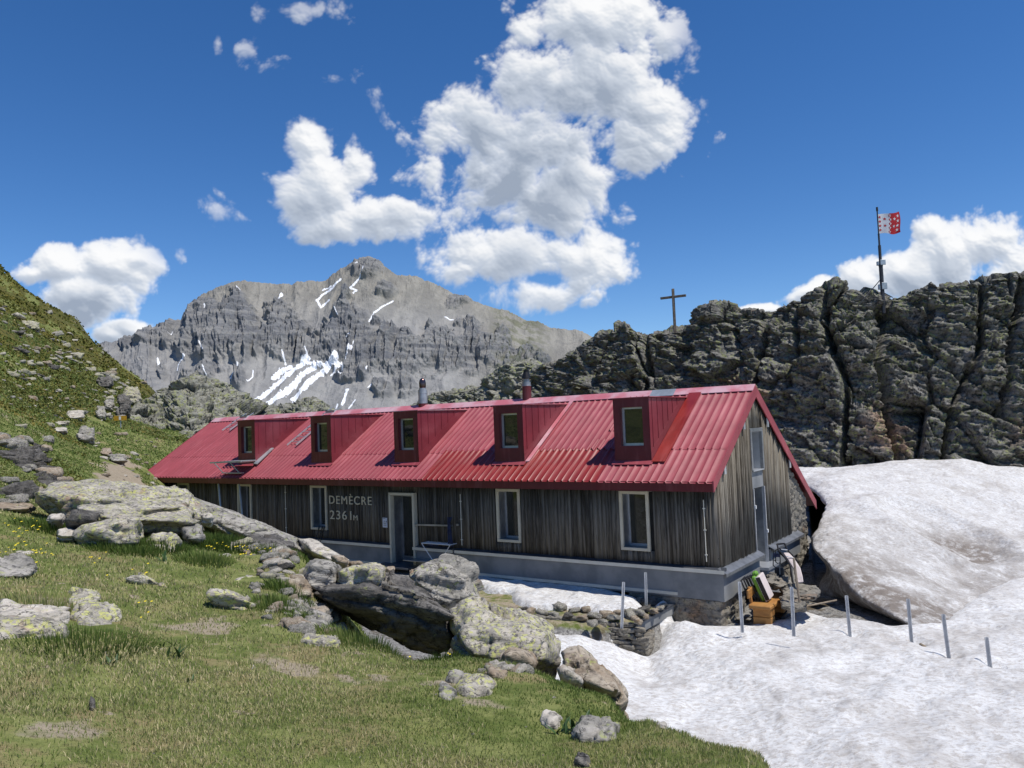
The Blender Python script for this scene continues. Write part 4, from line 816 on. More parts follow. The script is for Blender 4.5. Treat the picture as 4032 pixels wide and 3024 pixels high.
    tag(link('mountain',me,m),kind='structure')
build_mountain()
# ------------------------------------------------------------------ hut materials
def metal_red(name,c,c2,rough,bumpy=.1):
    m,T=new_mat(name); tc=T.n('ShaderNodeTexCoord').outputs['Object']
    n=T.noise(tc,1.3,6,.65); n2=T.noise(T.scl(tc,(3,.4,.4)),2.,5,.6)
    col=T.mix(T.mapr(n,.4,.62),c,c2); col=T.mix(T.mapr(n2,.5,.68,0,.45),col,tuple(min(1,x*1.3+.045) for x in c)); col=T.mix(T.mapr(T.noise(T.scl(tc,(9,.5,.5)),1.1,6,.7),.54,.7,0,.4),col,tuple(x*.62 for x in c)); col=T.mix(T.mapr(T.noise(tc,.45,4,.6),.45,.62,0,.35),col,tuple(x*.8+.015 for x in c))
    col=T.mix(T.mapr(T.noise(tc,34,3,.6),.68,.74,0,.5),col,(.40,.25,.24))
    fin(T,col,T.math('MULTIPLY_ADD',n,.25,rough-.1),0,T.bump(n,bumpy,.02),.5); return m
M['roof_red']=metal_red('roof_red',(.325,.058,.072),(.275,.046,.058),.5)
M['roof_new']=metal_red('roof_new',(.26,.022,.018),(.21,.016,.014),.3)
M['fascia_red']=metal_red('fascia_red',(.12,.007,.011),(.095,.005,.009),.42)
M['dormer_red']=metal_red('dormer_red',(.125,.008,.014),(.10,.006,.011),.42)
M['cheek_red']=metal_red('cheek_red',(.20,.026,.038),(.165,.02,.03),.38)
M['ridge_cap']=simple('ridge_cap',(.58,.17,.20),(.66,.42,.45),1.2,.45,.1,.1)
M['galv']=simple('galv',(.50,.53,.55),(.36,.39,.41),3.,.42,.55,.1)
M['alu']=simple('alu',(.62,.64,.66),(.5,.52,.55),3.,.35,.6,.05)
M['frame_beige']=simple('frame_beige',(.62,.565,.44),(.54,.49,.38),3.,.6,0,.05)
M['flash']=simple('flash',(.40,.41,.42),(.24,.25,.26),2.2,.38,.65,.1)
M['flash_dark']=simple('flash_dark',(.13,.14,.16),(.09,.10,.12),2.2,.35,.5,.1)
M['flash_pale']=simple('flash_pale',(.72,.69,.60),(.60,.58,.50),2.,.5,.1,.05)
M['concrete']=simple('concrete',(.27,.275,.275),(.175,.183,.19),1.1,.9,0,.25,.2,detail=8.)
M['black_metal']=simple('black_metal',(.025,.024,.027),(.015,.015,.016),4.,.45,.3,.05)
M['dark_void']=simple('dark_void',(.02,.019,.018),None,3.,.9)
M['white_panel']=simple('white_panel',(.66,.57,.54),(.60,.52,.49),3.,.55,0,.05)
M['white']=simple('white',(.78,.78,.77),(.7,.7,.7),3.,.5,0,.03)
M['green_pad']=simple('green_pad',(.20,.42,.05),(.13,.30,.04),3.,.6,0,.05)
M['bench_wood']=simple('bench_wood',(.42,.21,.06),(.30,.135,.035),3.,.6,0,.2,stretch=(1,.25,3))
M['cross_wood']=simple('cross_wood',(.20,.165,.13),(.12,.10,.08),5.,.85,0,.3)
M['stick_wood']=simple('stick_wood',(.33,.27,.20),(.23,.18,.13),6.,.7,0,.2)
M['rubber']=simple('rubber',(.02,.02,.022),(.04,.04,.045),8.,.7)
M['copper']=simple('copper',(.22,.13,.12),(.10,.07,.07),3.,.22,.9,.02)
M['pole_dark']=simple('pole_dark',(.07,.07,.08),(.04,.04,.045),3.,.5,.3,.02)
M['paper']=simple('paper',(.72,.74,.80),(.68,.70,.77),2.,.7,0,0)
M['ink']=simple('ink',(.03,.03,.035),None,3.,.7,0,0)
M['blue_cloth']=simple('blue_cloth',(.025,.04,.10),(.015,.02,.05),5.,.8)
M['flag_red']=simple('flag_red',(.50,.02,.03),(.42,.015,.025),3.,.7,0,.02)
M['flag_white']=simple('flag_white',(.72,.72,.75),(.66,.66,.70),3.,.7,0,.02)
M['yellow_sign']=simple('yellow_sign',(.55,.30,.02),(.40,.22,.02),6.,.6)
M['letter']=simple('letter',(.68,.61,.46),(.60,.54,.40),3.,.6,0,.02)
def mat_glass(name,tint=(.012,.014,.012)):
    m,T=new_mat(name); tc=T.n('ShaderNodeTexCoord').outputs['Object']
    n=T.noise(tc,.8,2,.5); fin(T,T.mix(n,tint,tuple(x*2 for x in tint)),.03,0,T.bump(n,.04,.02),.9); return m
M['glass']=mat_glass('glass')
def mat_boards(name,dark,mid,pale,sc=1.):
    m,T=new_mat(name); tc=T.n('ShaderNodeTexCoord').outputs['Object']
    bd=T.n('ShaderNodeAttribute',attribute_name='board').outputs['Fac']
    off=T.n('ShaderNodeCombineXYZ',{0:T.math('MULTIPLY',bd,53.),1:0.,2:T.math('MULTIPLY',bd,91.)}).outputs[0]
    v=T.n('ShaderNodeVectorMath',{0:tc,1:off},operation='ADD').outputs[0]
    gr=T.noise(T.scl(v,(18,18,.9)),1.6,7,.68,.4); st=T.noise(T.scl(v,(5,5,.35)),1.2,5,.65)
    c=T.mix(T.mapr(bd,.15,.85),dark,mid); c=T.mix(T.mapr(T.math('FRACT',T.math('MULTIPLY',bd,7.3)),.72,.76,0,.5),c,pale); c=T.mix(T.mapr(gr,.45,.68,0,.7),c,pale); c=T.mix(T.mapr(gr,.35,.47,.75,0),c,tuple(x*.35 for x in dark))
    c=T.mix(T.mapr(st,.5,.66,0,.7),c,tuple(x*.5 for x in dark))
    kn=T.vor(T.scl(v,(3,3,1.6)),1.6); c=T.mix(T.mapr(kn,.03,.06,.8,0),c,tuple(x*.2 for x in dark))
    fin(T,c,.85,0,T.bump(gr,.5,.01),.2); return m
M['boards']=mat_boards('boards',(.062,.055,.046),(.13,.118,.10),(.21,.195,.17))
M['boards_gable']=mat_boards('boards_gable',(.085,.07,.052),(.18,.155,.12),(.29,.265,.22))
# ------------------------------------------------------------------ hut
RZ=math.atan2(-HA[1],-HA[0])
hut=empty('mountain_hut',tuple(HC),None,RZ)
tag(hut,'long mountain hut with red corrugated roof, five dormers and weathered board walls','hut')
def L(a,b,c): return (-a,b,c)
def lbox(mb,a0,a1,b0,b1,c0,c1,mi=0): return mb.span(L(a0,b0,c0),L(a1,b1,c1),mi)
WL=24.3; EZ=2.0718; SL=.6556
def zr(b): return EZ+(b+.5015)*SL if b<=2.9973 else 4.3655-(b-2.9973)*.648
HIG={}
def boards(name,label,axis,s0,s1,c0,ctop,openings,mat,wmin,wmax,gap,dep):
    """vertical boards as real prisms; axis 'f' front (s=a, faces -b), 'g' gable (s=b, faces -a i.e. to +x)"""
    V=[];F=[];B=[]; s=s0; R_=random.Random(int(s1*10)); 
    while s<s1-.02:
        w=R_.uniform(wmin,wmax); e=min(s+w,s1); bd=R_.random(); dp=R_.choice(dep)*R_.uniform(.8,1.2)
        segs=[(c0+R_.uniform(-.012,.0),None)]
        cuts=[o for o in openings if o[0]<e-.01 and o[1]>s+.01]
        lo=c0+R_.uniform(-.015,0); rng_=[]
        for o in sorted(cuts,key=lambda o:o[2]):
            if o[2]>lo: rng_.append((lo,o[2],False))
            lo=max(lo,o[3])
        rng_.append((lo,None,True))
        # narrow the board where an opening cuts it lengthwise is ignored: trim covers it
        for lo_,hi_,top in rng_:
            h0=ctop(s) if top else hi_; h1=ctop(e-gap) if top else hi_
            if min(h0,h1)-lo_<.02: continue
            k=len(V); x0,x1=s,e-gap
            for (sx,cz_) in((x0,lo_),(x1,lo_),(x1,h1),(x0,h0)):
                for d in(0,dp):
                    V.append(L(sx,-d,cz_) if axis=='f' else L(-d,sx,cz_)); B.append(bd)
            q=lambda *i:[k+j for j in i]
            F+= [q(1,3,5,7),q(0,2,3,1),q(2,4,5,3),q(4,6,7,5),q(6,0,1,7)]
        s=e
    me=npmesh(name,V,F,False,{'board':B}); o=link(name,me,mat,hut)
    bm=bmesh.new(); bm.from_mesh(me); bmesh.ops.recalc_face_normals(bm,faces=bm.faces); bm.to_mesh(me); bm.free()
    if label:o['label']=label
    return o
WIN=[(2.18,True),(6.13,True),(14.11,True),(18.21,True),(22.18,True)]
ops=[(c-.40,c+.40,.28,1.77) for c,_ in WIN]+[(9.66,10.64,-.6,1.60)]
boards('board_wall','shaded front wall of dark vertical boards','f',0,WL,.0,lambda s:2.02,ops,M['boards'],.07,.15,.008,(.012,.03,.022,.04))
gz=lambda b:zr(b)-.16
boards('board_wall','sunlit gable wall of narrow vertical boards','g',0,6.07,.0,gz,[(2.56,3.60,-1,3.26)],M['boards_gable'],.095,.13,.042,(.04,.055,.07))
# wall core behind the boards
mb=MB(); D0,D1=.015,.40
xs=sorted([0.015]+[x for o in ops for x in (o[0]+.02,o[1]-.02)]+[WL])
for i in range(0,len(xs),2): lbox(mb,xs[i],xs[i+1],D0,D1,-.7,2.0)
for o in ops:
    lbox(mb,o[0]+.02,o[1]-.02,D0,D1,o[3]-.02,2.0)
    if o[2]>-.3: lbox(mb,o[0]+.02,o[1]-.02,D0,D1,-.7,o[2]+.02)
mb.build('wall_core',M['dark_void'],hut)
mb=MB()   # gable core with door slot, rear and far end walls
for (b0,b1) in((.42,2.60),(3.58,8.0)):
    mb.poly([L(.02,b0,-.7),L(.02,b1,-.7),L(.02,b1,zr(b1)-.2)]+([L(.02,3.0,zr(3.)-.2)] if b0<3<b1 else [])+[L(.02,b0,zr(b0)-.2)],L(.3,0,0))
mb.poly([L(.02,2.6,3.25),L(.02,3.58,3.25),L(.02,3.58,zr(3.58)-.2),L(.02,3.0,zr(3.)-.2),L(.02,2.6,zr(2.6)-.2)],L(.3,0,0))
mb.poly([L(WL,.02,-.7),L(WL,8,-.7),L(WL,8,zr(8)-.2),L(WL,3,zr(3)-.2),L(WL,.02,zr(0)-.2)],L(-.3,0,0))
lbox(mb,.4,WL-.4,7.8,8.0,-.7,.85)
mb.build('wall',M['boards'],hut)
# windows of the front
for i,(c,_) in enumerate(WIN):
    fr=MB(); a0,a1,z0,z1=c-.41,c+.41,.27,1.78; w=.075
    for (p0,p1,q0,q1) in((a0,a1,z1-w,z1),(a0,a1,z0,z0+w),(a0,a0+w,z0+w,z1-w),(a1-w,a1,z0+w,z1-w)): lbox(fr,p0,p1,-.07,-.0,q0,q1)
    f=fr.build('window',M['frame_beige'],hut,bevel=.004)
    rv=MB(); i0,i1,j0,j1=a0+w-.004,a1-w+.004,z0+w-.004,z1-w+.004
    for (p0,p1,q0,q1) in((i0-.012,i0,j0,j1),(i1,i1+.012,j0,j1),(i0,i1,j1,j1+.012),(i0,i1,j0-.012,j0)): lbox(rv,p0,p1,-.001,.36,q0,q1)
    rv.build('reveal',M['flash'],f)
    s=MB()
    if i==2 or i==3: pass
    for (p0,p1,q0,q1) in((i0,i0+.045,j0,j1),(i1-.045,i1,j0,j1),(i0+.045,i1-.045,j1-.045,j1),(i0+.045,i1-.045,j0,j0+.06)): lbox(s,p0,p1,.30,.345,q0,q1)
    s.build('sash',M['alu'],f)
    g=MB(); lbox(g,i0+.045,i1-.045,.325,.335,j0+.06,j1-.045); g.build('pane',M['glass'],f)
# front door
a0,a1,z0,z1=9.62,10.69,-.6,1.61; w=.08
fr=MB()
for (p0,p1,q0,q1) in((a0,a1,z1-w,z1),(a0,a0+w,z0,z1-w),(a1-w,a1,z0,z1-w)): lbox(fr,p0,p1,-.17,.0,q0,q1)
d=fr.build('door',M['frame_beige'],hut,bevel=.004)
rv=MB(); lbox(rv,a1-w+.001,a1-w+.014,-.16,.42,z0,z1-w); lbox(rv,a0+w-.014,a0+w-.001,-.16,.42,z0,z1-w); lbox(rv,a0+w,a1-w,-.16,.42,z1-w-.013,z1-w-.002); rv.build('reveal',M['flash'],d)
s=MB()
for (p0,p1,q0,q1) in((a0+w,a0+w+.07,z0+.03,z1-w-.02),(a1-w-.07,a1-w,z0+.03,z1-w-.02),(a0+w+.07,a1-w-.07,z1-w-.09,z1-w-.02),(a0+w+.07,a1-w-.07,z0+.03,z0+.16)): lbox(s,p0,p1,.33,.39,q0,q1)
s.build('door_leaf',M['flash'],d); g=MB(); lbox(g,a0+w+.07,a1-w-.07,.355,.365,z0+.16,z1-w-.09); g.build('pane',M['glass'],d)
hd=MB(); hd.tube([L(a0+w+.03,.32,.42),L(a0+w+.03,.28,.42),L(a0+w+.14,.28,.42)],.01); hd.build('handle',M['alu'],d)
st=MB(); lbox(st,9.5,10.98,-.68,.32,-.66,-.602); st.build('doorstep',M['flash_dark'],hut,bevel=.005)
# plinth
def plinth(name,a0,a1,zb):
    mb=MB(); lbox(mb,a0,a1,-.13,.012,zb,-.075); mb.build(name,M['concrete'],hut)
for a0_,a1_,zb in((-.005,9.60,-.78),(10.71,WL,-.72)): plinth('plinth',a0_,a1_,zb)
mb=MB()
for a0_,a1_ in((-.155,9.72),(10.62,WL)):
    mb.poly([L(a0_,0,.0),L(a0_,-.175,-.05),L(a0_,-.175,-.066),L(a0_,0,-.07)],L(a1_-a0_,0,0))
mb.build('plinth_ledge',M['flash_dark'],hut)
mb=MB()
for a0_,a1_ in((-.158,9.72),(10.62,WL)): lbox(mb,a0_,a1_,-.182,-.176,-.135,-.048)
for a0_,a1_,cc_ in((1.06,9.6,-.655),(10.71,WL,-.63)): lbox(mb,a0_,a1_,-.165,-.13,cc_-.075,cc_)
mb.build('drip_edge',M['flash_pale'],hut)
# gable plinth and ledges
mb=MB(); lbox(mb,-.006,-.11,-.13,2.62,-.79,-.15); lbox(mb,-.006,-.11,3.66,6.62,-.66,-.13); lbox(mb,.3,-.006,3.66,6.62,-.66,-.0); mb.build('plinth',M['concrete'],hut)
mb=MB()
for (b0_,b1_,s) in((-.18,2.78,1),(3.62,6.78,1)):
    mb.poly([L(.0,b0_,.0),L(-.22,b0_,-.12),L(-.22,b0_,-.19),L(-.205,b0_,-.19),L(-.205,b0_,-.13),L(0,b0_,-.03)],L(0,b1_-b0_,0))
mb.build('plinth_ledge',M['flash'],hut)
# upper gable window, lintel panel, recessed door
fr=MB()
for (p0,p1,q0,q1) in((2.53,2.63,2.12,3.25),(3.50,3.60,2.12,3.25),(2.63,3.50,3.15,3.25)): fr.span(L(-.09,p0,q0),L(0,p1,q1))
f=fr.build('window',M['flash'],hut,bevel=.004)
rv=MB(); rv.span(L(0.0,2.615,2.12),L(.55,2.63,3.15)); rv.span(L(0.0,3.5,2.12),L(.55,3.515,3.15)); rv.span(L(0,2.63,3.15),L(.55,3.5,3.165)); rv.span(L(-.1,2.6,2.09),L(.55,3.52,2.12)); rv.build('reveal',M['alu'],f)
g=MB(); g.span(L(.5,2.63,2.12),L(.51,3.5,3.15)); g.build('pane',M['glass'],f)
mb=MB(); mb.span(L(-.03,2.59,1.63),L(.4,3.57,2.09)); mb.build('lintel_panel',M['concrete'],hut)
fr=MB(); fr.span(L(-.07,2.585,-.44),L(0,2.635,1.63)); fr.span(L(-.07,3.525,-.44),L(0,3.575,1.63)); d=fr.build('door',M['alu'],hut)
rv=MB(); rv.span(L(.0,3.51,-.44),L(.6,3.525,1.63)); rv.span(L(.0,2.635,-.44),L(.6,2.65,1.63)); rv.span(L(.57,2.65,-.44),L(.6,3.51,1.63)); rv.build('reveal',M['flash'],d)
for cc_ in(.35,1.1):
    hg=MB(); hg.span(L(-.10,2.60 if cc_>1 else 3.53,cc_),L(-.07,2.66 if cc_>1 else 3.59,cc_+.09)); hg.build('hinge',M['white'],d)
st=MB(); st.span(L(-.34,2.63,-.52),L(.6,3.66,-.445)); st.build('door_sill',M['alu'],hut); st=MB(); st.span(L(-.30,2.64,-1.25),L(.3,3.655,-.525)); st.build('sill_block',M['concrete'],hut)
# rough masonry
def rough(name,a0,a1,b0,b1,c0,c1,seed,topf=None):
    n=lambda d:max(3,int(abs(d)/.045)); V=[];F=[];k=0
    def face(o,du,dv):
        nonlocal k
        o,du,dv=map(np.array,(o,du,dv)); nu_,nv_=n(np.linalg.norm(du)),n(np.linalg.norm(dv))
        gu,gv=np.meshgrid(np.linspace(0,1,nu_),np.linspace(0,1,nv_),indexing='ij')
        V.append(o+gu.ravel()[:,None]*du+gv.ravel()[:,None]*dv); F.append(gridfaces(nu_,nv_)+k); k+=nu_*nv_
    x0,x1=-a1,-a0; dx,dy,dz=x1-x0,b1-b0,c1-c0
    face((x0,b0,c0),(dx,0,0),(0,0,dz)); face((x1,b0,c0),(0,dy,0),(0,0,dz)); face((x1,b1,c0),(-dx,0,0),(0,0,dz)); face((x0,b1,c0),(0,-dy,0),(0,0,dz)); face((x0,b0,c1),(dx,0,0),(0,dy,0))
    V=np.concatenate(V)
    if topf is not None:
        t=(V[:,2]-c0)/(c1-c0); V[:,2]=c0+t*(topf(V[:,1])-c0)
    f1,f2,ci=worley(V*np.array([3.6,3.6,5.5]),seed); e=sst(.02,.16,f2-f1)
    ctr=np.array([(x0+x1)/2,(b0+b1)/2,0]); q=V.copy(); q[:,2]=0; nrm=q-ctr; nrm=nrm/np.array([dx/2,dy/2,1]); nrm=np.sign(nrm)*(np.abs(nrm)>.985); nrm/=np.maximum(np.linalg.norm(nrm,axis=1,keepdims=True),1e-6)
    V=V+nrm*(.05*e*(.4+ci)+.02*fbm(V*6,3,seed))[:,None]
    return link(name,npmesh(name,V,np.concatenate(F)),M['stone_wall'],hut)
rough('stone_footing',.02,2.4,-.09,1.6,-1.75,-.79,801); rough('stone_footing',.02,1.2,3.72,6.6,-1.7,-.67,802)
rough('stone_wall',.03,3.0,6.10,7.95,-1.9,1.6,803,topf=lambda b:np.array([zr(x)-.28 for x in b]))
# ---- roof
def corr(a0,a1,b0,b1,lift=0.,pitch=.212,h=.028,back=False,hole=None):
    n=int(round((a1-a0)/pitch)); xs=[];hs=[]
    for i in range(n):
        x=a0+(a1-a0)*i/n; p=(a1-a0)/n
        xs+=[x,x+p*.66,x+p*.74,x+p*.90,x+p*.98]; hs+=[0,0,h,h,0]
    xs.append(a1);hs.append(0); bs=[b0,b1]
    V=[];
    for b in bs:
        for x,hh in zip(xs,hs): V.append(L(x,b,zr(b)+.012+lift+hh*1.19))
    return V,gridfaces(2,len(xs))
def corrsheet(name,mat,specs,label=None):
    V=[];F=[];k=0
    for s in specs:
        v,f=corr(*s[:4],**(s[4] if len(s)>4 else {})); V+=v; F.append(f+k); k=len(V)
    o=link(name,npmesh(name,V,np.concatenate(F),False),mat,hut)
    if label:o['label']=label
    return o
roof=corrsheet('roof',M['roof_red'],[(-.12,24.42,.58,2.96),(8.95,24.42,-.56,.62,dict(lift=-.01)),(-.12,2.97,-.56,.62,dict(lift=-.01))],'faded red corrugated roof sheets')
corrsheet('roof_sheet',M['roof_new'],[(2.97,8.95,-.57,.66,dict(lift=.004,pitch=.215,h=.034))],'newer glossy deep red corrugated sheets along the eave')
corrsheet('roof_sheet',M['roof_red'],[(2.76,3.55,1.35,2.95,dict(lift=.02)),(2.76,3.75,.62,1.0,dict(lift=.02))],'overlapping repair sheets left of the nearest dormer')
corrsheet('roof_sheet',M['roof_red'],[(-.12,24.42,3.03,8.72,dict(pitch=.25))],'rear slope of the roof')
mb=MB()
for pts in ([(-.5015,0),(2.9973,0),(2.9973,-.14),(-.5015,-.14)],[(2.9973,0),(8.7,0),(8.7,-.14),(2.9973,-.14)]):
    mb.poly([L(-.10,b,zr(b)+dz) for b,dz in pts],L(24.5,0,0))
mb.build('roof_deck',M['fascia_red'],hut)
sl=MB(); sl.poly([L(1.33,.08,zr(.08)+.075),L(1.69,.08,zr(.08)+.075),L(1.69,2.8,zr(2.8)+.075),L(1.33,2.8,zr(2.8)+.075)],(0,0,-.02)); o=sl.build('flashing_strip',M['roof_new'],hut); o['label']='orange-red flashing strip right of the nearest dormer'
mb=MB(); mb.poly([L(-.14,2.76,zr(2.76)+.062),L(-.14,2.9973,4.3655+.085),L(-.14,3.23,zr(3.23)+.062),L(-.14,3.23,zr(3.23)+.05),L(-.14,2.9973,4.3655+.072),L(-.14,2.76,zr(2.76)+.05)],L(24.58,0,0)); mb.build('ridge_cap',M['ridge_cap'],hut)
mb=MB(); mb.poly([L(2.9,2.74,zr(2.74)+.068),L(2.9,2.9973,4.3655+.092),L(2.9,3.25,zr(3.25)+.068),L(2.9,3.25,zr(3.25)+.06),L(2.9,2.9973,4.3655+.086),L(2.9,2.74,zr(2.74)+.062)],L(-.75,0,0)); o=mb.build('ridge_cap',M['galv'],hut); o['label']='bare silver ridge piece above the nearest dormer'
mb=MB(); lbox(mb,-.125,24.43,-.53,-.505,1.834,2.075); mb.build('eave_fascia',M['fascia_red'],hut,bevel=.003)
mb=MB()
for a0_ in(-.15,24.425):
    mb=MB()
    mb.poly([L(a0_,-.545,zr(-.545)+.05),L(a0_,2.9973,4.3655+.05),L(a0_,2.9973,4.10),L(a0_,-.545,zr(-.545)-.215)],L(.03,0,0))
    mb.poly([L(a0_,2.9973,4.3655+.05),L(a0_,8.72,zr(8.72)+.05),L(a0_,8.72,zr(8.72)-.24),L(a0_,2.9973,4.10)],L(.03,0,0))
    mb.build('verge_board',M['roof_red'],hut)
mb=MB(); mb.poly([L(-.118,-.5,zr(-.5)-.14),L(-.118,.0,zr(0)-.14),L(-.118,0,zr(0)-.2),L(-.118,-.5,zr(-.5)-.2)],L(24.5,0,0)); mb.build('soffit',M['boards'],hut)
for b,z_,dz in((.35,2.02,.2),(1.95,3.10,.2),(4.0,3.30,.25),(6.0,2.0,.22)):
    mb=MB(); mb.span(L(-.10,b-.07,zr(b)-.34-dz/2),L(-.13,b+.07,zr(b)-.2)); mb.build('purlin_plate',M['alu'],hut)
# ---- dormers
for i,c in enumerate((2.22,6.13,10.12,14.10,18.25)):
    mb=MB(); zt=4.165; zb=2.44; fb=.12; hw=.51; ow=.32; o0,o1=2.93,3.93
    lbox(mb,c-hw,c-ow,fb,fb+.04,zb,zt); lbox(mb,c+ow,c+hw,fb,fb+.04,zb,zt); lbox(mb,c-ow,c+ow,fb,fb+.04,o1,zt); lbox(mb,c-ow,c+ow,fb,fb+.04,zb,o0)
    for (p0,p1,q0,q1) in((c-ow-.012,c-ow,o0,o1),(c+ow,c+ow+.012,o0,o1),(c-ow,c+ow,o1,o1+.012),(c-ow,c+ow,o0-.012,o0)): lbox(mb,p0,p1,fb+.041,fb+.2,q0,q1)
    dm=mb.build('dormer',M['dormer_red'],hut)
    ck=MB()
    for s in(-1,1):
        a_=c+s*hw; e=.004*s
        be=(zt-.03-EZ)/SL-.5015
        ck.poly([L(a_+e,fb,zb+.02),L(a_+e,fb,zt-.015),L(a_+e,be,zt-.015)],L(-.02*s,0,0))
        ck.poly([L(a_+e*3,fb,zr(fb)-.02),L(a_+e*3,fb,zr(fb)+.30),L(a_+e*3,be-.45,zt-.02),L(a_+e*3,be,zt-.02)],L(-.012*s,0,0))
        for k in range(7):
            b=fb+.16+k*.33; 
            if zr(b)+.33<zt-.05: ck.span(L(a_-.003*s,b,zr(b)+.3),L(a_+.016*s,b+.016,zt-.02))
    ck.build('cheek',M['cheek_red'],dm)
    r_=MB(); r_.span(L(c-hw-.05,fb-.035,zt),L(c+hw+.05,2.82,zt+.022)); r_.build('dormer_roof',M['ridge_cap'] if i in(1,2) else M['roof_red'],dm)
    ap=MB(); ap.poly([L(c-hw-.06,fb-.0,zr(fb)+.07),L(c+hw+.06,fb-.0,zr(fb)+.07),L(c+hw+.06,fb-.12,zr(fb-.12)+.058),L(c-hw-.06,fb-.12,zr(fb-.12)+.058)],(0,0,-.012)); ap.build('apron',M['roof_red'],dm)
    w=MB(); 
    for (p0,p1,q0,q1) in((c-ow,c-ow+.05,o0,o1),(c+ow-.06,c+ow,o0,o1),(c-ow+.05,c+ow-.06,o1-.045,o1),(c-ow+.05,c+ow-.06,o0,o0+.065)): lbox(w,p0,p1,fb+.13,fb+.18,q0,q1)
    wn=w.build('window',M['alu'],dm); g=MB(); lbox(g,c-ow+.05,c+ow-.06,fb+.152,fb+.16,o0+.065,o1-.045); g.build('pane',M['glass'],wn)
    if i in(1,):
        sf=MB(); sf.poly([L(c-hw-.03,fb,zr(fb)+.078),L(c-hw-.16,fb,zr(fb)+.078),L(c-hw-.16,2.75,zr(2.75)+.078),L(c-hw-.03,2.75,zr(2.75)+.078)],(0,0,-.02)); o=sf.build('flashing_strip',M['ridge_cap'],hut); o['label']='pale pink flashing strip beside the second nearest dormer'
# ---- chimneys
ch=MB(); ch.lathe([(.175,0),(.175,.28)],20,L(11.94,3.05,4.22)); c1=ch.build('chimney',M['fascia_red'],hut,smooth=False)
ch=MB(); ch.lathe([(.165,0),(.165,.36),(.175,.36),(.175,.40),(.165,.40),(.165,.50),(.13,.50),(.13,.56)],20,L(11.94,3.05,4.50)); ch.build('flue',M['galv'],c1)
ch=MB(); ch.lathe([(.11,0),(.12,.06),(.125,.2),(.11,.29),(.07,.35),(.02,.38),(.008,.38),(.006,.5)],18,L(11.94,3.05,5.05)); ch.build('cowl',M['copper'],c1,smooth=True); c1['label']='silver flue with a copper cowl'
ch=MB(); ch.lathe([(.15,0),(.15,.62)],20,L(7.40,3.05,4.22)); c2=ch.build('chimney',M['fascia_red'],hut); c2['label']='dark red flue with a black conical cap'
ch=MB(); ch.lathe([(.148,0),(.155,.02),(.148,.04),(.145,.15),(.105,.15),(.105,.25)],20,L(7.40,3.05,4.845)); ch.build('collar',M['flash'],c2)
ch=MB(); ch.lathe([(.15,0),(.15,.02),(.095,.20),(.09,.22),(.085,.22),(.085,.27),(.10,.27),(.10,.285)],20,L(7.40,3.05,5.10)); ch.build('cowl',M['black_metal'],c2,smooth=False)
# ---- fittings of the front wall
for a_,z0_,z1_ in((15.83,.09,1.75),(7.845,.09,1.60),(.31,.12,1.60)):
    mb=MB(); mb.tube([L(a_,-.065,z0_),L(a_,-.065,z1_)],.012,6)
    for k in(.1,.5,.85): mb.span(L(a_-.03,-.08,z0_+(z1_-z0_)*k),L(a_+.03,-.045,z0_+(z1_-z0_)*k+.03))
    mb.build('conduit',M['flash_pale'],hut)
mb=MB(); mb.bar(L(9.63,-.12,.63),L(8.15,-.12,.665),.03,.05); mb.span(L(8.0,-.1,.66),L(7.93,-.05,.72)); mb.build('rail',M['flash'],hut)
mb=MB(); lbox(mb,9.82,8.12,-.52,-.15,-.42,-.385); mb.build('shelf',M['flash'],hut,bevel=.004)
mb=MB(); lbox(mb,8.1,8.06,-.2,-.15,-.75,.0); lbox(mb,7.82,7.8,-.16,-.132,-.7,-.2); mb.build('downpipe',M['flash_dark'],hut)
def lettering(text,a_left,a_right,c0,c1,name='lettering',mat='letter',b=-.062,ext=.012,parent=None,label=None,wd=None):
    cu=bpy.data.curves.new(name,'FONT'); cu.body=text; cu.extrude=ext; cu.space_character=1.18; tmp=bpy.data.objects.new('t',cu); COL.objects.link(tmp)
    dg=bpy.context.evaluated_depsgraph_get(); me=bpy.data.meshes.new_from_object(tmp.evaluated_get(dg)); bpy.data.objects.remove(tmp); 
    co_=np.array([v.co[:] for v in me.vertices]); mn,mx=co_.min(0),co_.max(0)
    hcap=mx[1]-mn[1]
    if 'È' in text: hcap=hcap*.735
    base=mn[1]
    x=(co_[:,0]-mn[0])/(mx[0]-mn[0])*(a_left-a_right)-a_left; z=c0+(co_[:,1]-base)/hcap*(c1-c0); y=b+co_[:,2]
    me.vertices.foreach_set('co',np.stack([x,y,z],1).astype(np.float32).ravel()); me.update(); me.materials.clear()
    o=link(name,me,M[mat],parent); 
    if label:o['label']=label
    return o
lettering('DEMÈCRE',13.55,11.54,1.175,1.43,parent=hut,label='hut name in pale raised capitals')
lettering('2361',13.53,12.5,.66,.955,parent=hut,label='altitude number below the hut name')
lettering('M',12.40,12.21,.66,.83,parent=hut,label='small M after the altitude number')
# ------------------------------------------------------------------ things at the hut
def thing(name,label,cat,a,b,c,rz=0.,group=None):
    o=empty(name,tuple(H(a,b,c)),None,RZ+rz); return tag(o,label,cat,group)
def up(mb,name,mat,parent=None,**k): return mb.build(name,M[mat],parent,**k)
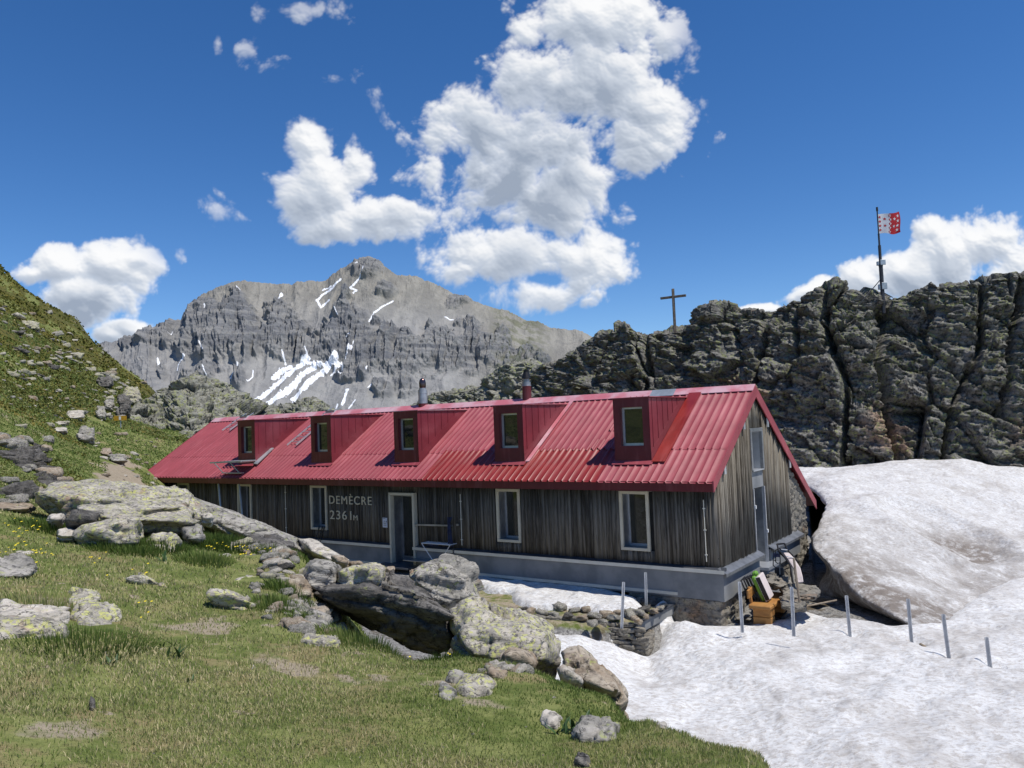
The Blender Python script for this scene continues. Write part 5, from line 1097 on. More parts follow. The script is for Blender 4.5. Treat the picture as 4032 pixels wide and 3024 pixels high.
# notice
t=thing('notice','white printed notice taped to the boards left of the front door','notice',10.98,-.05,.48)
mb=MB(); mb.span((-.105,-.006,0),(.105,0,.31)); up(mb,'sheet','paper',t)
mb=MB(); mb.lathe([(.012,0),(.012,.002)],10,(0,0,0)); mb.bm.transform(Matrix.Translation((-.075,-.0075,.285))@Matrix.Rotation(math.pi/2,4,'X'))
mb.span((-.055,-.009,.28),(.02,-.007,.29))
for p in range(3):
    a1_=[(-.055,.165),(-.0,.165),(-.0275,.215)]; q,w_=a1_[p],a1_[(p+1)%3]; mb.bar((q[0],-.009,q[1]),(w_[0],-.009,w_[1]),.005,.002,(0,1,0))
mb.span((-.03,-.009,.178),(-.025,-.007,.195)); mb.span((.045,-.009,.165),(.075,-.007,.19)); mb.span((.05,-.009,.19),(.07,-.007,.215)); mb.span((.038,-.009,.178),(.082,-.007,.186))
for z_,w_ in((.135,.06),(.12,.075),(.105,.05),(.065,.07),(.05,.055)): mb.span((-w_,-.009,z_),(w_,-.007,z_+.005))
up(mb,'print','ink',t)
# roof ladders
def roofpt(a,b,h=.0): return np.array([-a,b,zr(b)+h])
def ladder(label,a,b0,w):
    t=thing('roof_ladder',label,'ladder',a,b0,zr(b0)); o0=np.array([-a,b0,zr(b0)])
    q=lambda a_,b_,h: tuple(roofpt(a_,b_,h)-o0)
    for s in(-1,1):
        mb=MB(); mb.bar(q(a+s*w/2,b0,.13),q(a+s*w/2,3.05,.13),.035,.05); up(mb,'rail','alu',t)
    b=b0+.18
    while b<3.0:
        mb=MB(); mb.tube([q(a-w/2,b,.13),q(a+w/2,b,.13)],.014,6); up(mb,'rung','alu',t); b+=.27
    mb=MB(); mb.span(q(a-w/2,2.9,.16),q(a+w/2,3.12,.12)); 
    for s in(-1,1): mb.bar(q(a+s*w/2,3.05,.14),(q(a+s*w/2,3.35,.1)[0],q(a,3.25,0)[1],q(a,3.05,0)[2]+.25),.03,.03)
    up(mb,'ridge_hook','galv',t)
ladder('short silver ladder lying on the roof, left of the farthest dormer',22.25,2.02,.52)
ladder('longer silver ladder lying on the roof, between the two farthest dormers',16.72,.98,.52)
# escape platform
t=thing('escape_platform','grey steel platform on the eave below the farthest dormer with a ramp and two props','platform',18.35,-.1,2.2); o0=np.array([-18.35,-.1,2.2]); q=lambda a,b,c:(-a-o0[0],b-o0[1],c-o0[2])
mb=MB(); lbox2=lambda m_,a0,a1,b0,b1,c0,c1:m_.span(q(a0,b0,c0),q(a1,b1,c1))
for b in(-.62,-.02): mb.bar(q(19.45,b,2.62),q(17.55,b,2.66),.05,.06)
for k in range(10): mb.bar(q(19.4-k*.2,-.62,2.63),q(19.4-k*.2,-.02,2.63),.02,.03)
lbox2(mb,18.6,17.5,-.6,-.04,2.655,2.675); up(mb,'deck','galv',t)
mb=MB(); mb.bar(q(17.6,0.0,zr(0)+.12),q(17.7,.85,zr(.85)+.12),.20,.03); up(mb,'ramp','galv',t)
mb=MB(); mb.bar(q(18.95,-.42,zr(-.42)+.1),q(17.8,-.42,zr(-.42)+.1),.14,.03); up(mb,'foot_plate','galv',t)
for a0,a1 in((19.25,18.95),(18.25,17.95)):
    mb=MB(); mb.bar(q(a0,-.6,2.62),q(a1,-.42,zr(-.42)+.1),.03,.03); up(mb,'leg','galv',t)
for (a0,c0,a1,c1) in((19.34,1.85,18.9,-.3),(18.07,1.85,17.6,-.6)):
    mb=MB(); mb.bar(q(a0,-.38,c0+.08),q(a1,-.50,c1),.055,.055); up(mb,'prop','alu',t)
# trekking poles
t=thing('trekking_poles','pair of dark trekking poles leaning on the wall under the window left of the lettering','trekking poles',14.0,-.22,-.3)
for dx in(-.14,.02,.12):
    mb=MB(); mb.tube([(dx,-.22,-.3),(dx+.07,.13,.62)],.012,6,.014); mb.tube([(dx+.063,.11,.58),(dx+.075,.13,.70)],.02,6); up(mb,'pole','black_metal',t)
t=thing('hanging_strap','dark blue straps hanging from the end of the rail above the drying rack','strap',8.2,-.16,.06)
for dx in(-.05,.03,.09):
    mb=MB(); mb.tube([(dx,-.02,0),(dx*.7,-.05,.4),(dx*.4-.03,-.02,.72),(dx-.02,.0,.86)],.028,6,.02); up(mb,'strap','blue_cloth',t)
# drying rack
q_=Pz(1738,2137,-3.44); ra,rb_=toH(q_[0],q_[1]); print('rack',ra,rb_)
t=thing('drying_rack','white folding clothes drying rack standing in front of the door shelf','drying rack',ra,rb_,-.57)
W2,D2,Hh=.56,.27,.70
mb=MB(); 
for y in(-D2,D2): mb.tube([(-W2,y,Hh),(W2,y,Hh)],.014,6)
for x in(-W2,W2): mb.tube([(x,-D2,Hh),(x,D2,Hh)],.012,6)
up(mb,'frame','white',t); mb=MB()
for k in range(1,24): mb.tube([(-W2+k*W2/12,-D2,Hh),(-W2+k*W2/12,D2,Hh)],.006,5)
up(mb,'wires','white',t); mb=MB(); mb.span((-W2+.25,-D2-.012,Hh-.05),(.1,-D2+.0,Hh-.015)); up(mb,'brace','blue_cloth',t)
for y in(-D2,D2):
    for a_,b_ in((-W2,.02),(W2,-.28)):
        mb=MB(); mb.tube([(a_,y,Hh),(b_ if a_<0 else -.02,y*.9,0)],.013,6); up(mb,'leg','white',t)
# bench (long side parallel to the gable wall)
GZ=-1.33
t=thing('wooden_bench','chunky orange-brown wooden bench on the gravel beside the gable wall','bench',-.62,.88,GZ)
mb=MB(); mb.span((-.02,-.80,.40),(.50,.80,.49)); up(mb,'seat','bench_wood',t,bevel=.02)
for y in(-.52,.50):
    for k in range(2):
        mb=MB(); mb.span((.03,y-.14,.0+k*.2),(.46,y+.14,.195+k*.2)); up(mb,'leg','bench_wood',t,bevel=.015)
mb=MB(); mb.bar((-.02,-.80,.72),(-.08,.55,.76),.05,.2,(0,0,1)); up(mb,'backrest','bench_wood',t,bevel=.01)
mb=MB(); 
for y in(-.6,.3): mb.bar((.0,y,.42),(-.05,y,.86),.08,.05)
up(mb,'backrest_post','bench_wood',t,bevel=.006)
# folded load frames on the bench
t=thing('load_frames','folded black carrying frames with a pale panel and green pad, piled on the bench','carrying frames',-.86,.72,GZ+.49)
R1=Matrix.Rotation(-math.pi/2,3,'Z')@Matrix.Rotation(.36,3,'X')@Matrix.Rotation(.10,3,'Y')
def tb(mb,c,d): return mb.box(tuple(R1@Vector(c)),d,R1)
mb=MB(); tb(mb,(.05,.10,.33),(.40,.09,.60)); up(mb,'panel','white_panel',t,bevel=.02)
mb=MB(); tb(mb,(.26,.10,.33),(.015,.10,.56)); up(mb,'edge','black_metal',t)
mb=MB(); tb(mb,(.02,-.03,.34),(.36,.10,.62)); tb(mb,(.02,.0,.68),(.16,.12,.10)); up(mb,'pad','green_pad',t,bevel=.03)
for k in range(4):
    mb=MB(); y=-.12-k*.075; P4=[(-.16,y,.02),(-.15,y,.64),(.18,y,.64),(.2,y,.02)]; mb.tube([tuple(R1@Vector(p_)) for p_ in P4+[P4[0]]],.018,6)
    mb.tube([tuple(R1@Vector((-.15,y,.3))),tuple(R1@Vector((.2,y,.45)))],.012,6); up(mb,'tube_frame','black_metal',t)
mb=MB(); tb(mb,(.262,.06,.33),(.008,.03,.6)); up(mb,'strap','white',t)
# load carrier leaning at the rear plinth
def z11(L_): return [(2850+x*.226,2100+y*.226) for x,y in L_]
org=P(3150,2290,20.4)
t=empty('load_carrier',tuple(org)); tag(t,'curved pale panel load carrier with black tube frame leaning by the gable steps','load carrier')
def zz(x,y,r): (u,v),=z11([(x,y)]); return tuple(P(u,v,r)-org)
mb=MB(); mb.tube([zz(1210,880,19.9),zz(1160,560,20.2),zz(1060,420,20.5),zz(960,320,20.8),zz(930,190,21.0),zz(1060,178,21.0),zz(1110,300,20.9),zz(1210,400,20.6),zz(1290,500,20.4)],.022,7); up(mb,'tube_frame','black_metal',t)
mb=MB(); 
LL=[(1180,850,19.95),(1140,560,20.25),(1045,400,20.5),(965,300,20.75)]; RR2=[(1225,870,19.95),(1205,600,20.25),(1120,460,20.5),(1040,345,20.75)]
for k in range(3): mb.poly([zz(*LL[k]),zz(*RR2[k]),zz(*RR2[k+1]),zz(*LL[k+1])],(0,-.03,0))
up(mb,'side_rail','black_metal',t)
PL=[(1040,352,20.75),(1100,440,20.5),(1230,640,20.2),(1262,800,20.0),(1300,868,19.92)]; PR=[(1140,356,20.75),(1215,430,20.5),(1335,610,20.2),(1375,760,20.0),(1388,856,19.92)]
bm=bmesh.new(); Lv=[bm.verts.new(zz(*p_)) for p_ in PL]; Rv=[bm.verts.new(zz(*p_)) for p_ in PR]
for k in range(4): bm.faces.new((Lv[k],Rv[k],Rv[k+1],Lv[k+1]))
me=bpy.data.meshes.new('panel'); bm.to_mesh(me); bm.free(); po=link('panel',me,M['white_panel'],t); sm=po.modifiers.new('s','SOLIDIFY'); sm.thickness=.03; bv=po.modifiers.new('b','BEVEL'); bv.width=.01
mb=MB(); mb.tube([zz(1000,280,20.8),zz(1110,292,20.8)],.015,6); up(mb,'crossbar','alu',t); mb=MB(); mb.tube([zz(1090,400,20.45),zz(1215,430,20.45)],.012,6); up(mb,'crossbar','alu',t)
org2=P(3070,2240,20.9); t=empty('wire_rack',tuple(org2)); tag(t,'thin black wire rack standing against the rear concrete plinth','rack')
def zy(x,y,r): (u,v),=z11([(x,y)]); return tuple(P(u,v,r)-org2)
mb=MB()
for L_ in ([(865,320),(860,560),(925,610),(1030,600)],[(900,290),(905,500),(950,530)],[(975,300),(985,520),(1030,580)],[(865,320),(975,260),(1000,300)],[(880,470),(900,480)],[(1040,640),(1140,600)],[(1060,650),(1120,720)]): mb.tube([zy(x,y,20.9) for x,y in L_],.012,6)
up(mb,'wire','black_metal',t); mb=MB(); mb.bar(zy(860,375,20.88),zy(975,385,20.88),.02,.09); up(mb,'band','blue_cloth',t)
org2=P(3070,2262,20.75); mb=MB(); mb.lathe([(.11,-.18),(.12,-.1),(.12,.12),(.09,.17)],12,tuple(org2)); o=up(mb,'dark_bag','rubber'); tag(o,'rounded dark bag standing between the wire rack and the top step','bag')  # a rounded dark bag
mb=MB(); mb.tube([tuple(Pz(3071,2210,org2[2]+.55)*0+P(3069,2212,20.6)),tuple(P(3071,2262,20.55))],.014,6); o=up(mb,'metal_stake','flash'); tag(o,'thin grey stake stuck upright by the dark bag','stake')
# steps, mats
for (L_,r,rt,th,lb,sd) in (([(690,700),(800,655),(960,680),(1165,740),(1170,860),(1090,930),(960,960),(820,900),(720,850)],20.0,20.8,.5,'topmost stone step below the gable door, with a rubber mat',1),([(960,920),(1060,880),(1300,890),(1560,920),(1640,1000),(1630,1080),(1500,1170),(1330,1160),(1050,1090),(975,1000)],19.4,20.5,.5,'middle broad stone step below the gable door, with a rubber mat',2),([(955,1110),(1040,1080),(1330,1090),(1470,1180),(1460,1260),(1330,1320),(1200,1330),(1000,1280)],19.0,19.6,.4,'lowest rubble step beside the bench',3)):
    hero('stone_step',lb,'step',z11(L_),r,th,'stone_wall',r_top=rt,sub=5,seed=700+sd,amp=.07,strata=.05,crack=.08,front=.9)
def mat_on(pts,z,label):
    W_=[Pz(u,v,z) for u,v in z11(pts)]; c=np.mean(W_,0); t=empty('rubber_mat',tuple(c)); tag(t,label,'mat')
    mb=MB(); mb.poly([tuple(w-c) for w in W_],(0,0,.018)); up(mb,'base','rubber',t); mb=MB(); A_,B_,C_,D_=W_
    for k in range(9):
        f=(k+.5)/9; mb.bar(tuple(A_+(B_-A_)*f-c+np.array([0,0,.028])),tuple(D_+(C_-D_)*f-c+np.array([0,0,.028])),.022,.014)
    up(mb,'ribs','black_metal',t)
mat_on([(725,775),(860,715),(1088,768),(940,830)],-4.235,'black ribbed rubber mat on the topmost stone step')
mat_on([(1025,1020),(1110,935),(1370,985),(1320,1045)],-4.535,'black ribbed rubber mat on the middle stone step')
mat_on([(1478,1185),(1600,1130),(1870,1170),(1680,1228)],-4.86,'black ribbed rubber mat flat on the gravel')
# shovel
oq=P(3108,2405,18.85)
t=empty('snow_shovel',tuple(oq)); tag(t,'black bladed snow shovel with a long wooden handle lying on the gravel','shovel')
sv=lambda x,y,z:tuple(Pz(*z11([(x,y)])[0],z)-oq)
mb=MB(); mb.poly([sv(862,1460,-4.86),sv(1000,1490,-4.86),sv(1155,1330,-4.80),sv(985,1308,-4.80)],(0,0,.03)); up(mb,'blade','black_metal',t,bevel=.004)
mb=MB(); mb.tube([sv(1120,1335,-4.79),sv(1560,1245,-4.74),sv(1965,1165,-4.70)],.021,7); up(mb,'handle','stick_wood',t)
a_,b_=P(3125,2197,19.2),P(3151,2393,19.2); mb=MB(); mb.tube([tuple(b_),tuple(a_)],.028,7); o=up(mb,'walking_staff','stick_wood'); tag(o,'tall grey wooden staff standing upright in front of the load carrier','staff')
# posts
PT=[((2452,2462),(2459,2292),'leftmost of the three perforated posts on the terrace wall, at its outer corner',17.9),((2549,2414),(2545,2254),'middle of the three perforated posts on the terrace',19.3),((2637,2366),(2625,2214),'perforated post closest to the shaded plinth on the terrace',20.1),
 ((2925,2451),(2915,2291),'perforated post standing in front of the left end of the bench',17.9),((3128,2467),(3120,2311),'perforated post beside the shovel blade',17.5),((3351,2506),(3336,2345),'perforated post in a small melt hole, leftmost standing alone in the snow',None),((3595,2543),(3579,2358),'tallest lone post in the snow, with brown stones at its foot',None),((3740,2586),(3718,2419),'leaning post in the snow, second from the right edge',None),((3903,2626),(3889,2510),'shortest leaning post, closest to the right edge',None)]
for (bu,bv_),(tu,tv),lb,r in PT:
    if r is None: B_=Pz(bu,bv_,-4.97); r=math.hypot(B_[0],B_[1])
    B_=P(bu,bv_,r); T_=P(tu,tv,r); B2=B_-(T_-B_)*.25
    t=empty('fence_post',tuple(B_)); tag(t,lb,'post',None)
    ax=(T_-B2); Ln=np.linalg.norm(ax); mb=MB(); d_=Vector(ax); 
    mb.bar(tuple(B2-B_),tuple(T_-B_),.045,.012,(1,.2,0)); o=Vector((-.028,.02,0)); mb.bar(Vector(B2-B_)+o,Vector(T_-B_)+o,.008,.05,(1,.2,0)); up(mb,'profile','alu',t)
    hl=MB()
    for k in range(7):
        q_=B_+(T_-B_)*(.1+.13*k)-B_; hl.box((q_[0]+.005,q_[1]-.012,q_[2]),(.018,.006,.03))
    up(hl,'holes','black_metal',t)
q_=Pz(3570,2545,-4.93); scatter('snow_stone','small brown stone melted into the snow at the foot of the tallest lone post','stone','stones at the foot of the tallest lone post',[(q_[0]-.05,q_[1]-.02,-4.98,.09),(q_[0]+.42,q_[1]+.16,-4.99,.11),(q_[0]+.2,q_[1]+.1,-5.0,.12)],[4,11])
q_=Pz(3648,2551,-4.93); scatter('snow_stone','dark round stone melted into the snow right of the tallest lone post','stone',None,[(q_[0],q_[1],-4.97,.07)],[6])
# ------------------------------------------------------------------ terrace wall
def merged_stones(name,pl,mat,label,cat,seed):
    R_=np.random.default_rng(seed); V=[];F=[];k=0
    vs=[]
    for s in range(8):
        q=np.array([[a,b,c] for a in(-1,1) for b in(-1,1) for c in(-1,1)])*np.array([1,.8,.5])*R_.uniform(.72,1.08,(8,3)); me,_=rock_mesh('tmp',q,3,.05,seed+s,26,.03)
        co_=np.empty(len(me.vertices)*3,np.float32); me.vertices.foreach_get('co',co_); vs.append(co_.reshape(-1,3)); bpy.data.meshes.remove(me)
    for (x,y,z,sx,sz,rz) in pl:
        v=vs[R_.integers(8)].copy(); rx=R_.uniform(-.2,.2); v=v*np.array([sx,sx*.75,sz*1.7]); c_,s_=math.cos(rz),math.sin(rz)
        v[:,2]+=rx*v[:,0]; v=np.stack([v[:,0]*c_-v[:,1]*s_,v[:,0]*s_+v[:,1]*c_,v[:,2]],1)+np.array([x,y,z]); V.append(v); F.append(_ICO[3][1]+k); k+=len(v)
    V=np.concatenate(V); c=V.mean(0); o=link(name,npmesh(name,V-c,np.concatenate(F)),mat); o.location=c; return tag(o,label,cat)
A_=Pz(2010,2408,-4.42); B_=Pz(2455,2466,-4.62); C_=Pz(2520,2475,-4.68); D_=Pz(2560,2500,-4.9)
pl=[]; R_=random.Random(3); dirv=(C_-A_)[:2]; Lw=np.linalg.norm(dirv); dirv/=Lw; nrm=np.array([dirv[1],-dirv[0]]); rzw=math.atan2(dirv[1],dirv[0])
row=0; z=-5.45
while z<-4.42:
    x=0; h=R_.uniform(.07,.11)
    while x<Lw+.12:
        w_=R_.uniform(.12,.28); f=x/Lw; top=A_[2]+(C_[2]-A_[2])*f+.06
        if z<top:
            p_=A_[:2]+dirv*x+nrm*(R_.uniform(-.03,.05)+(.12*(top-z))); pl.append((p_[0],p_[1],z,w_*.62,h*.62,rzw+R_.uniform(-.15,.15)))
        x+=w_*.98
    z+=h*1.05; row+=1
E2=Pz(2565,2455,-4.9); dr=(E2-C_)[:2]; Le=np.linalg.norm(dr)
z=-5.5
while z<-4.85:
    for x in np.arange(0,.75,.2): pl.append((C_[0]+.12+x*.28,C_[1]+x*.9-.05,z,.15,.075,rzw+1.2+R_.uniform(-.2,.2)))
    z+=.11
merged_stones('dry_stone_wall',pl,M['stone_wall'],'low dry stone retaining wall of the terrace, half buried in snow','stone wall',880)
pts=[]
for (u,v,s) in [(2205,2392,.24),(2260,2402,.17),(2310,2398,.2),(2180,2420,.2),(2240,2424,.2),(2290,2432,.18),(2345,2425,.22),(2390,2418,.2),(2420,2430,.18),(2370,2446,.16),(2330,2452,.16),(2440,2412,.17),(2480,2420,.24),(2505,2440,.2),(2515,2412,.2),(2545,2425,.15),(2535,2398,.2),(2575,2405,.16),(2560,2372,.24),(2600,2392,.15),(2612,2378,.13),(2500,2356,.2),(2530,2366,.2),(2575,2352,.17),(2620,2352,.2),(2590,2335,.18),(2650,2350,.16),(2130,2415,.2),(2090,2408,.2),(2055,2398,.18),(2020,2398,.2),(2400,2395,.16),(2480,2392,.16)]:
    q_=Pz(u,v,-4.47); pts.append((q_[0],q_[1],-4.52+s*.25,s))
scatter('terrace_stone','loose flat stone piled on the edge of the terrace','stone','loose stones on the terrace edge',pts,[1,3,4,6,8,11,13])
t_o=Pz(2580,2420,-4.7); t=empty('terrace_edge_beam',tuple(t_o)); tag(t,'sloping concrete edge beam with dark metal rim closing the terrace at the right','edge beam')
e0=np.array(Pz(2497,2465,-4.66)); e1=np.array(Pz(2664,2372,-4.55)); mb=MB(); mb.bar(tuple(e0-t_o-[0,0,.09]),tuple(e1-t_o-[0,0,.09]),.12,.22); up(mb,'beam','concrete',t)
mb=MB(); mb.bar(tuple(e0-t_o+[.02,-.02,.035]),tuple(e1-t_o+[.02,-.02,.035]),.14,.03); up(mb,'rim','flash_dark',t)
mb=MB(); mb.span(tuple(e1-t_o+[-.1,-.12,-.7]),tuple(e1-t_o+[.13,.15,.02])); up(mb,'pier','concrete',t)
m_=Pz(2549,2485,-4.95); mb=MB(); mb.box(tuple(m_-t_o+[0,.12,-.05]),(.30,.05,.6),Matrix.Rotation(.9,3,'Z')); up(mb,'wooden_board','bench_wood',t)
# ------------------------------------------------------------------ cross, flag pole, trail sign
b_=Pd(2658,1306,47.3); t=empty('summit_cross',tuple(b_)); tag(t,'plain wooden cross standing on the rock ridge against the sky','cross')
tp=Pd(2645,1137,47.3); mb=MB(); mb.bar((0,0,-.4),(0,0,tp[2]-b_[2]),.15,.15,(0,1,0)); up(mb,'upright','cross_wood',t,bevel=.01)
h_=tp[2]-b_[2]-.52; mb=MB(); d_=np.array([math.cos(-.45),math.sin(-.45),0]); mb.bar(tuple(-d_*.80+[0,0,h_]),tuple(d_*.78+[0,0,h_+.02]),.15,.14); up(mb,'beam','cross_wood',t,bevel=.01)
b_=Pd(3478,1200,40.); tp=Pd(3450,816,40.); Hp=tp[2]-b_[2]; t=empty('flagpole',tuple(b_)); tag(t,'dark stepped flagpole with two antenna boxes on top of the rock ridge','flagpole')
mb=MB(); mb.tube([(0,0,-.45),(0,0,Hp*.40)],.10,10); mb.tube([(0,0,Hp*.40),(0,0,Hp*.60)],.075,10); mb.tube([(0,0,Hp*.6),(0,0,Hp*.72)],.05,8); mb.tube([(0,0,Hp*.72),(0,0,Hp)],.035,8); mb.tube([(0,0,Hp-.2),(0,0,Hp)],.055,8)
for z_ in(.4,.6,.72): mb.tube([(0,0,Hp*z_-.04),(0,0,Hp*z_+.04)],.11-.06*(z_-.4)/.32,10)
up(mb,'pole','pole_dark',t)
for z_,w_,h2 in((Hp*.43,.27,.28),(Hp*.19,.27,.36)):
    mb=MB(); mb.box((.08,-.10,z_),(w_,.05,h2)); mb.box((-.1,.06,z_-.03),(.12,.16,h2*.75)); up(mb,'antenna_box','galv',t,bevel=.01)
for e_ in((-1.42,-.2,-.05),(.46,-.1,.35)):
    mb=MB(); mb.tube([(0,0,Hp*.27 if e_[0]<0 else Hp*.13),e_],.025,6); up(mb,'stay','pole_dark',t)
# flag cloth
fb_=P(3453,846,40.); fl=empty('flag',tuple(tp-[0,0,.38])); tag(fl,'red and white flag with stars flying from the flagpole','flag')
FW,FH=1.14,1.02
def cloth(s,t_): # s 0..1 along the fly, t 0..1 downwards
    x=s*FW*.98+.03; y=.10*math.sin(s*7.5+t_*2.2)*s**.6-.15*s; z=-t_*FH+.07*math.sin(s*6+1.)*s-.05*s*t_+.10*s*(t_<.5)*(.5-t_)
    return Vector((x+.05*s*math.sin(t_*5),y,z))
NS,NTT=36,28; bm=bmesh.new(); g=[[bm.verts.new(cloth(i/NS,j/NTT)) for j in range(NTT+1)] for i in range(NS+1)]
for i in range(NS):
    for j in range(NTT): f=bm.faces.new((g[i][j],g[i][j+1],g[i+1][j+1],g[i+1][j])); f.material_index=0 if i<NS//2 else 1; f.smooth=True
me=bpy.data.meshes.new('cloth'); bm.to_mesh(me); bm.free(); link('cloth',me,[M['flag_white'],M['flag_red']],fl)
SS=[]
for j in range(4): SS+= [(.10,.16+.22*j,0),(.88,.16+.22*j,1)]
for j in range(5): SS.append((.5,.10+.2*j,2))
for j in range(2): SS+= [(.30,.27+.34*j,0),(.70,.27+.34*j,1)]
for (cx,cy,kd) in SS:
    for side in(-1,1):
        for half in ((0,1) if kd==2 else (kd,)):
            bm=bmesh.new(); rad=.088; ps=[]
            for k in range(10):
                a_=math.pi/2+k*math.pi/5; rr_=rad*(1 if k%2==0 else .42); ps.append((cx+rr_*math.cos(a_)/FW,cy-rr_*math.sin(a_)/FH))
            if kd==2: ps=[(min(x,.5) if half==0 else max(x,.5),y) for x,y in ps]
            cvv=bm.verts.new(cloth(max(0,min(1,cx+(0 if kd<2 else(-.02 if half==0 else .02)))),cy)+Vector((0,.006*side,0))); vv=[bm.verts.new(cloth(x,y)+Vector((0,.006*side,0))) for x,y in ps]
            for k in range(10):
                try: bm.faces.new((cvv,vv[k],vv[(k+1)%10]))
                except ValueError: pass
            me=bpy.data.meshes.new('star'); bm.to_mesh(me); bm.free(); link('star',me,M['flag_red'] if half==0 else M['flag_white'],fl)
q_=ground_at(474,1668)
if q_ is not None:
    r=math.hypot(q_[0],q_[1]); b_=P(474,1662,r); t=empty('trail_sign',tuple(b_)); tag(t,'small yellow trail sign with a white middle at the pass beyond the trail','sign'); sc_=r/FPX
    mb=MB(); mb.span((-22*sc_,-.03,6*sc_),(22*sc_,.0,22*sc_)); up(mb,'board','yellow_sign',t); mb=MB(); mb.span((-4*sc_,-.036,8*sc_),(3*sc_,-.03,20*sc_)); up(mb,'white_field','white',t); mb=MB(); mb.tube([(0,.03,-.4),(0,.03,20*sc_)],.03,6); up(mb,'post','galv',t)
# ------------------------------------------------------------------ grass, flowers, tufts
def mat_blade():
    m,T=new_mat('grass_blade'); at=T.n('ShaderNodeAttribute',attribute_name='tone').outputs['Fac']
    r=T.n('ShaderNodeValToRGB',{0:at}); e=r.color_ramp; e.elements[0].color=(.06,.10,.02,1); e.elements[1].color=(.60,.50,.29,1)
    for p_,c in((.3,(.13,.19,.04,1)),(.55,(.225,.27,.078,1)),(.75,(.35,.33,.15,1))): x=e.elements.new(p_); x.color=c
    b=T.n('ShaderNodeBsdfPrincipled',{'Base Color':r.outputs[0],'Roughness':.55,'Specular IOR Level':.25}); tr=T.n('ShaderNodeBsdfTranslucent',{'Color':r.outputs[0]})
    mx=T.n('ShaderNodeMixShader',{0:.25,1:b.outputs[0],2:tr.outputs[0]}); T.n('ShaderNodeOutputMaterial',{'Surface':mx.outputs[0]}); return m
M['blade']=mat_blade()
def blades(x,y,h,w,tone,name,label=None,kind='stuff',lean=.5,seed=1,cat=None,z=None):
    g=np.random.default_rng(seed); n=len(x); z=height(x,y)-.008 if z is None else z
    a=g.uniform(0,6.283,n); l=g.uniform(.15,1.,n)*lean*h; ex,ey=np.cos(a)*l,np.sin(a)*l; b=g.uniform(0,6.283,n); wx,wy=np.cos(b)*w/2,np.sin(b)*w/2
    V=np.empty((n,5,3)); V[:,0]=np.stack([x-wx,y-wy,z],1); V[:,1]=np.stack([x+wx,y+wy,z],1)
    V[:,2]=np.stack([x+ex*.4+wx*.8,y+ey*.4+wy*.8,z+h*.6],1); V[:,3]=np.stack([x+ex*.4-wx*.8,y+ey*.4-wy*.8,z+h*.6],1); V[:,4]=np.stack([x+ex,y+ey,z+h*(1-.25*l/h)],1)
    k=np.arange(n)[:,None]*5; 
    me=bpy.data.meshes.new(name); me.vertices.add(n*5); me.vertices.foreach_set('co',V.astype(np.float32).ravel())
    idx=np.concatenate([k+np.array([[0,1,2,3]]),k+np.array([[3,2,4]])],1).astype(np.int32).ravel(); me.loops.add(n*7); me.loops.foreach_set('vertex_index',idx)
    ls=(np.arange(n)[:,None]*7+np.array([[0,4]])).astype(np.int32).ravel(); me.polygons.add(n*2); me.polygons.foreach_set('loop_start',ls); me.polygons.foreach_set('loop_total',np.tile([4,3],n).astype(np.int32)); me.polygons.foreach_set('use_smooth',np.ones(n*2,bool))
    at=me.attributes.new('tone','FLOAT','POINT'); at.data.foreach_set('value',np.repeat(tone,5).astype(np.float32)); me.update(calc_edges=True)
    o=link(name,me,M['blade']); return tag(o,label,cat,None,kind)
def field():
    g=np.random.default_rng(5); N=540000; az=g.uniform(-.98,.74,N); r=np.exp(g.uniform(math.log(3.1),math.log(19),N)); x,y=r*np.sin(az),r*np.cos(az)
    p=np.stack([x,y,0*x],1); z=height(x,y)
    d1=fbm(p*.55,4,60); d2=fbm(p*2.3,3,61); dens=np.maximum(.4,sst(-.75,.1,d2+.35*d1))
    # keep to the turf: not on the bare trodden patches, not down the bank
    bare=np.zeros(N)
    for (u,v,d,rad) in [(680,2475,7.2,.42),(790,2470,7.25,.3),(1040,2640,6.3,.35),(1200,2690,6.,.3),(240,2880,4.4,.25),(200,2375,7.8,.4),(1260,2460,8.1,.55),(1780,2700,5.8,.4),(1450,2690,5.8,.3),(1880,2790,5.3,.25),(1050,2230,10.8,.6),(1180,2420,8.7,.7)]:
        q=P(u,v,d); bare=np.maximum(bare,.7*sst(rad*1.25,rad*.5,np.hypot((x-q[0])*.8,(y-q[1])*1.1)*(1+1.3*fbm(p*3.6,4,44))))
    right=sst(-3.3,-2.6,z)
    keep=(g.uniform(0,1,N)<dens*(1-bare)*right*.95+.03*right)&(z>-3.4)
    x,y,r,z,d1,d2=x[keep],y[keep],r[keep],z[keep],d1[keep],d2[keep]
    on=np.zeros(len(x),bool)
    for f_ in FOOT:
        fx=[a for a,_ in f_]; fy=[b for _,b in f_]; mm=(x>min(fx))&(x<max(fx))&(y>min(fy))&(y<max(fy)); on[mm]|=inpoly(x[mm],y[mm],f_)
    x,y,r,z,d1,d2=x[~on],y[~on],r[~on],z[~on],d1[~on],d2[~on]; n=len(x)
    h=(.014+.020*g.random(n)+.012*np.clip(d1,0,1))*(1+.035*r)*(1+.35*sst(-1.9,-2.3,z)); w=np.maximum(.0032,r*.00088)*g.uniform(.8,1.4,n)
    tone=np.clip(.58+.34*d1+.16*d2-.3*sst(-1.8,-2.15,z)+g.normal(0,.17,n)+.16*(g.random(n)<.12),0,1)
    blades(x,y,h,w,tone,'grass',seed=6,lean=.75,z=z-.008)
field()
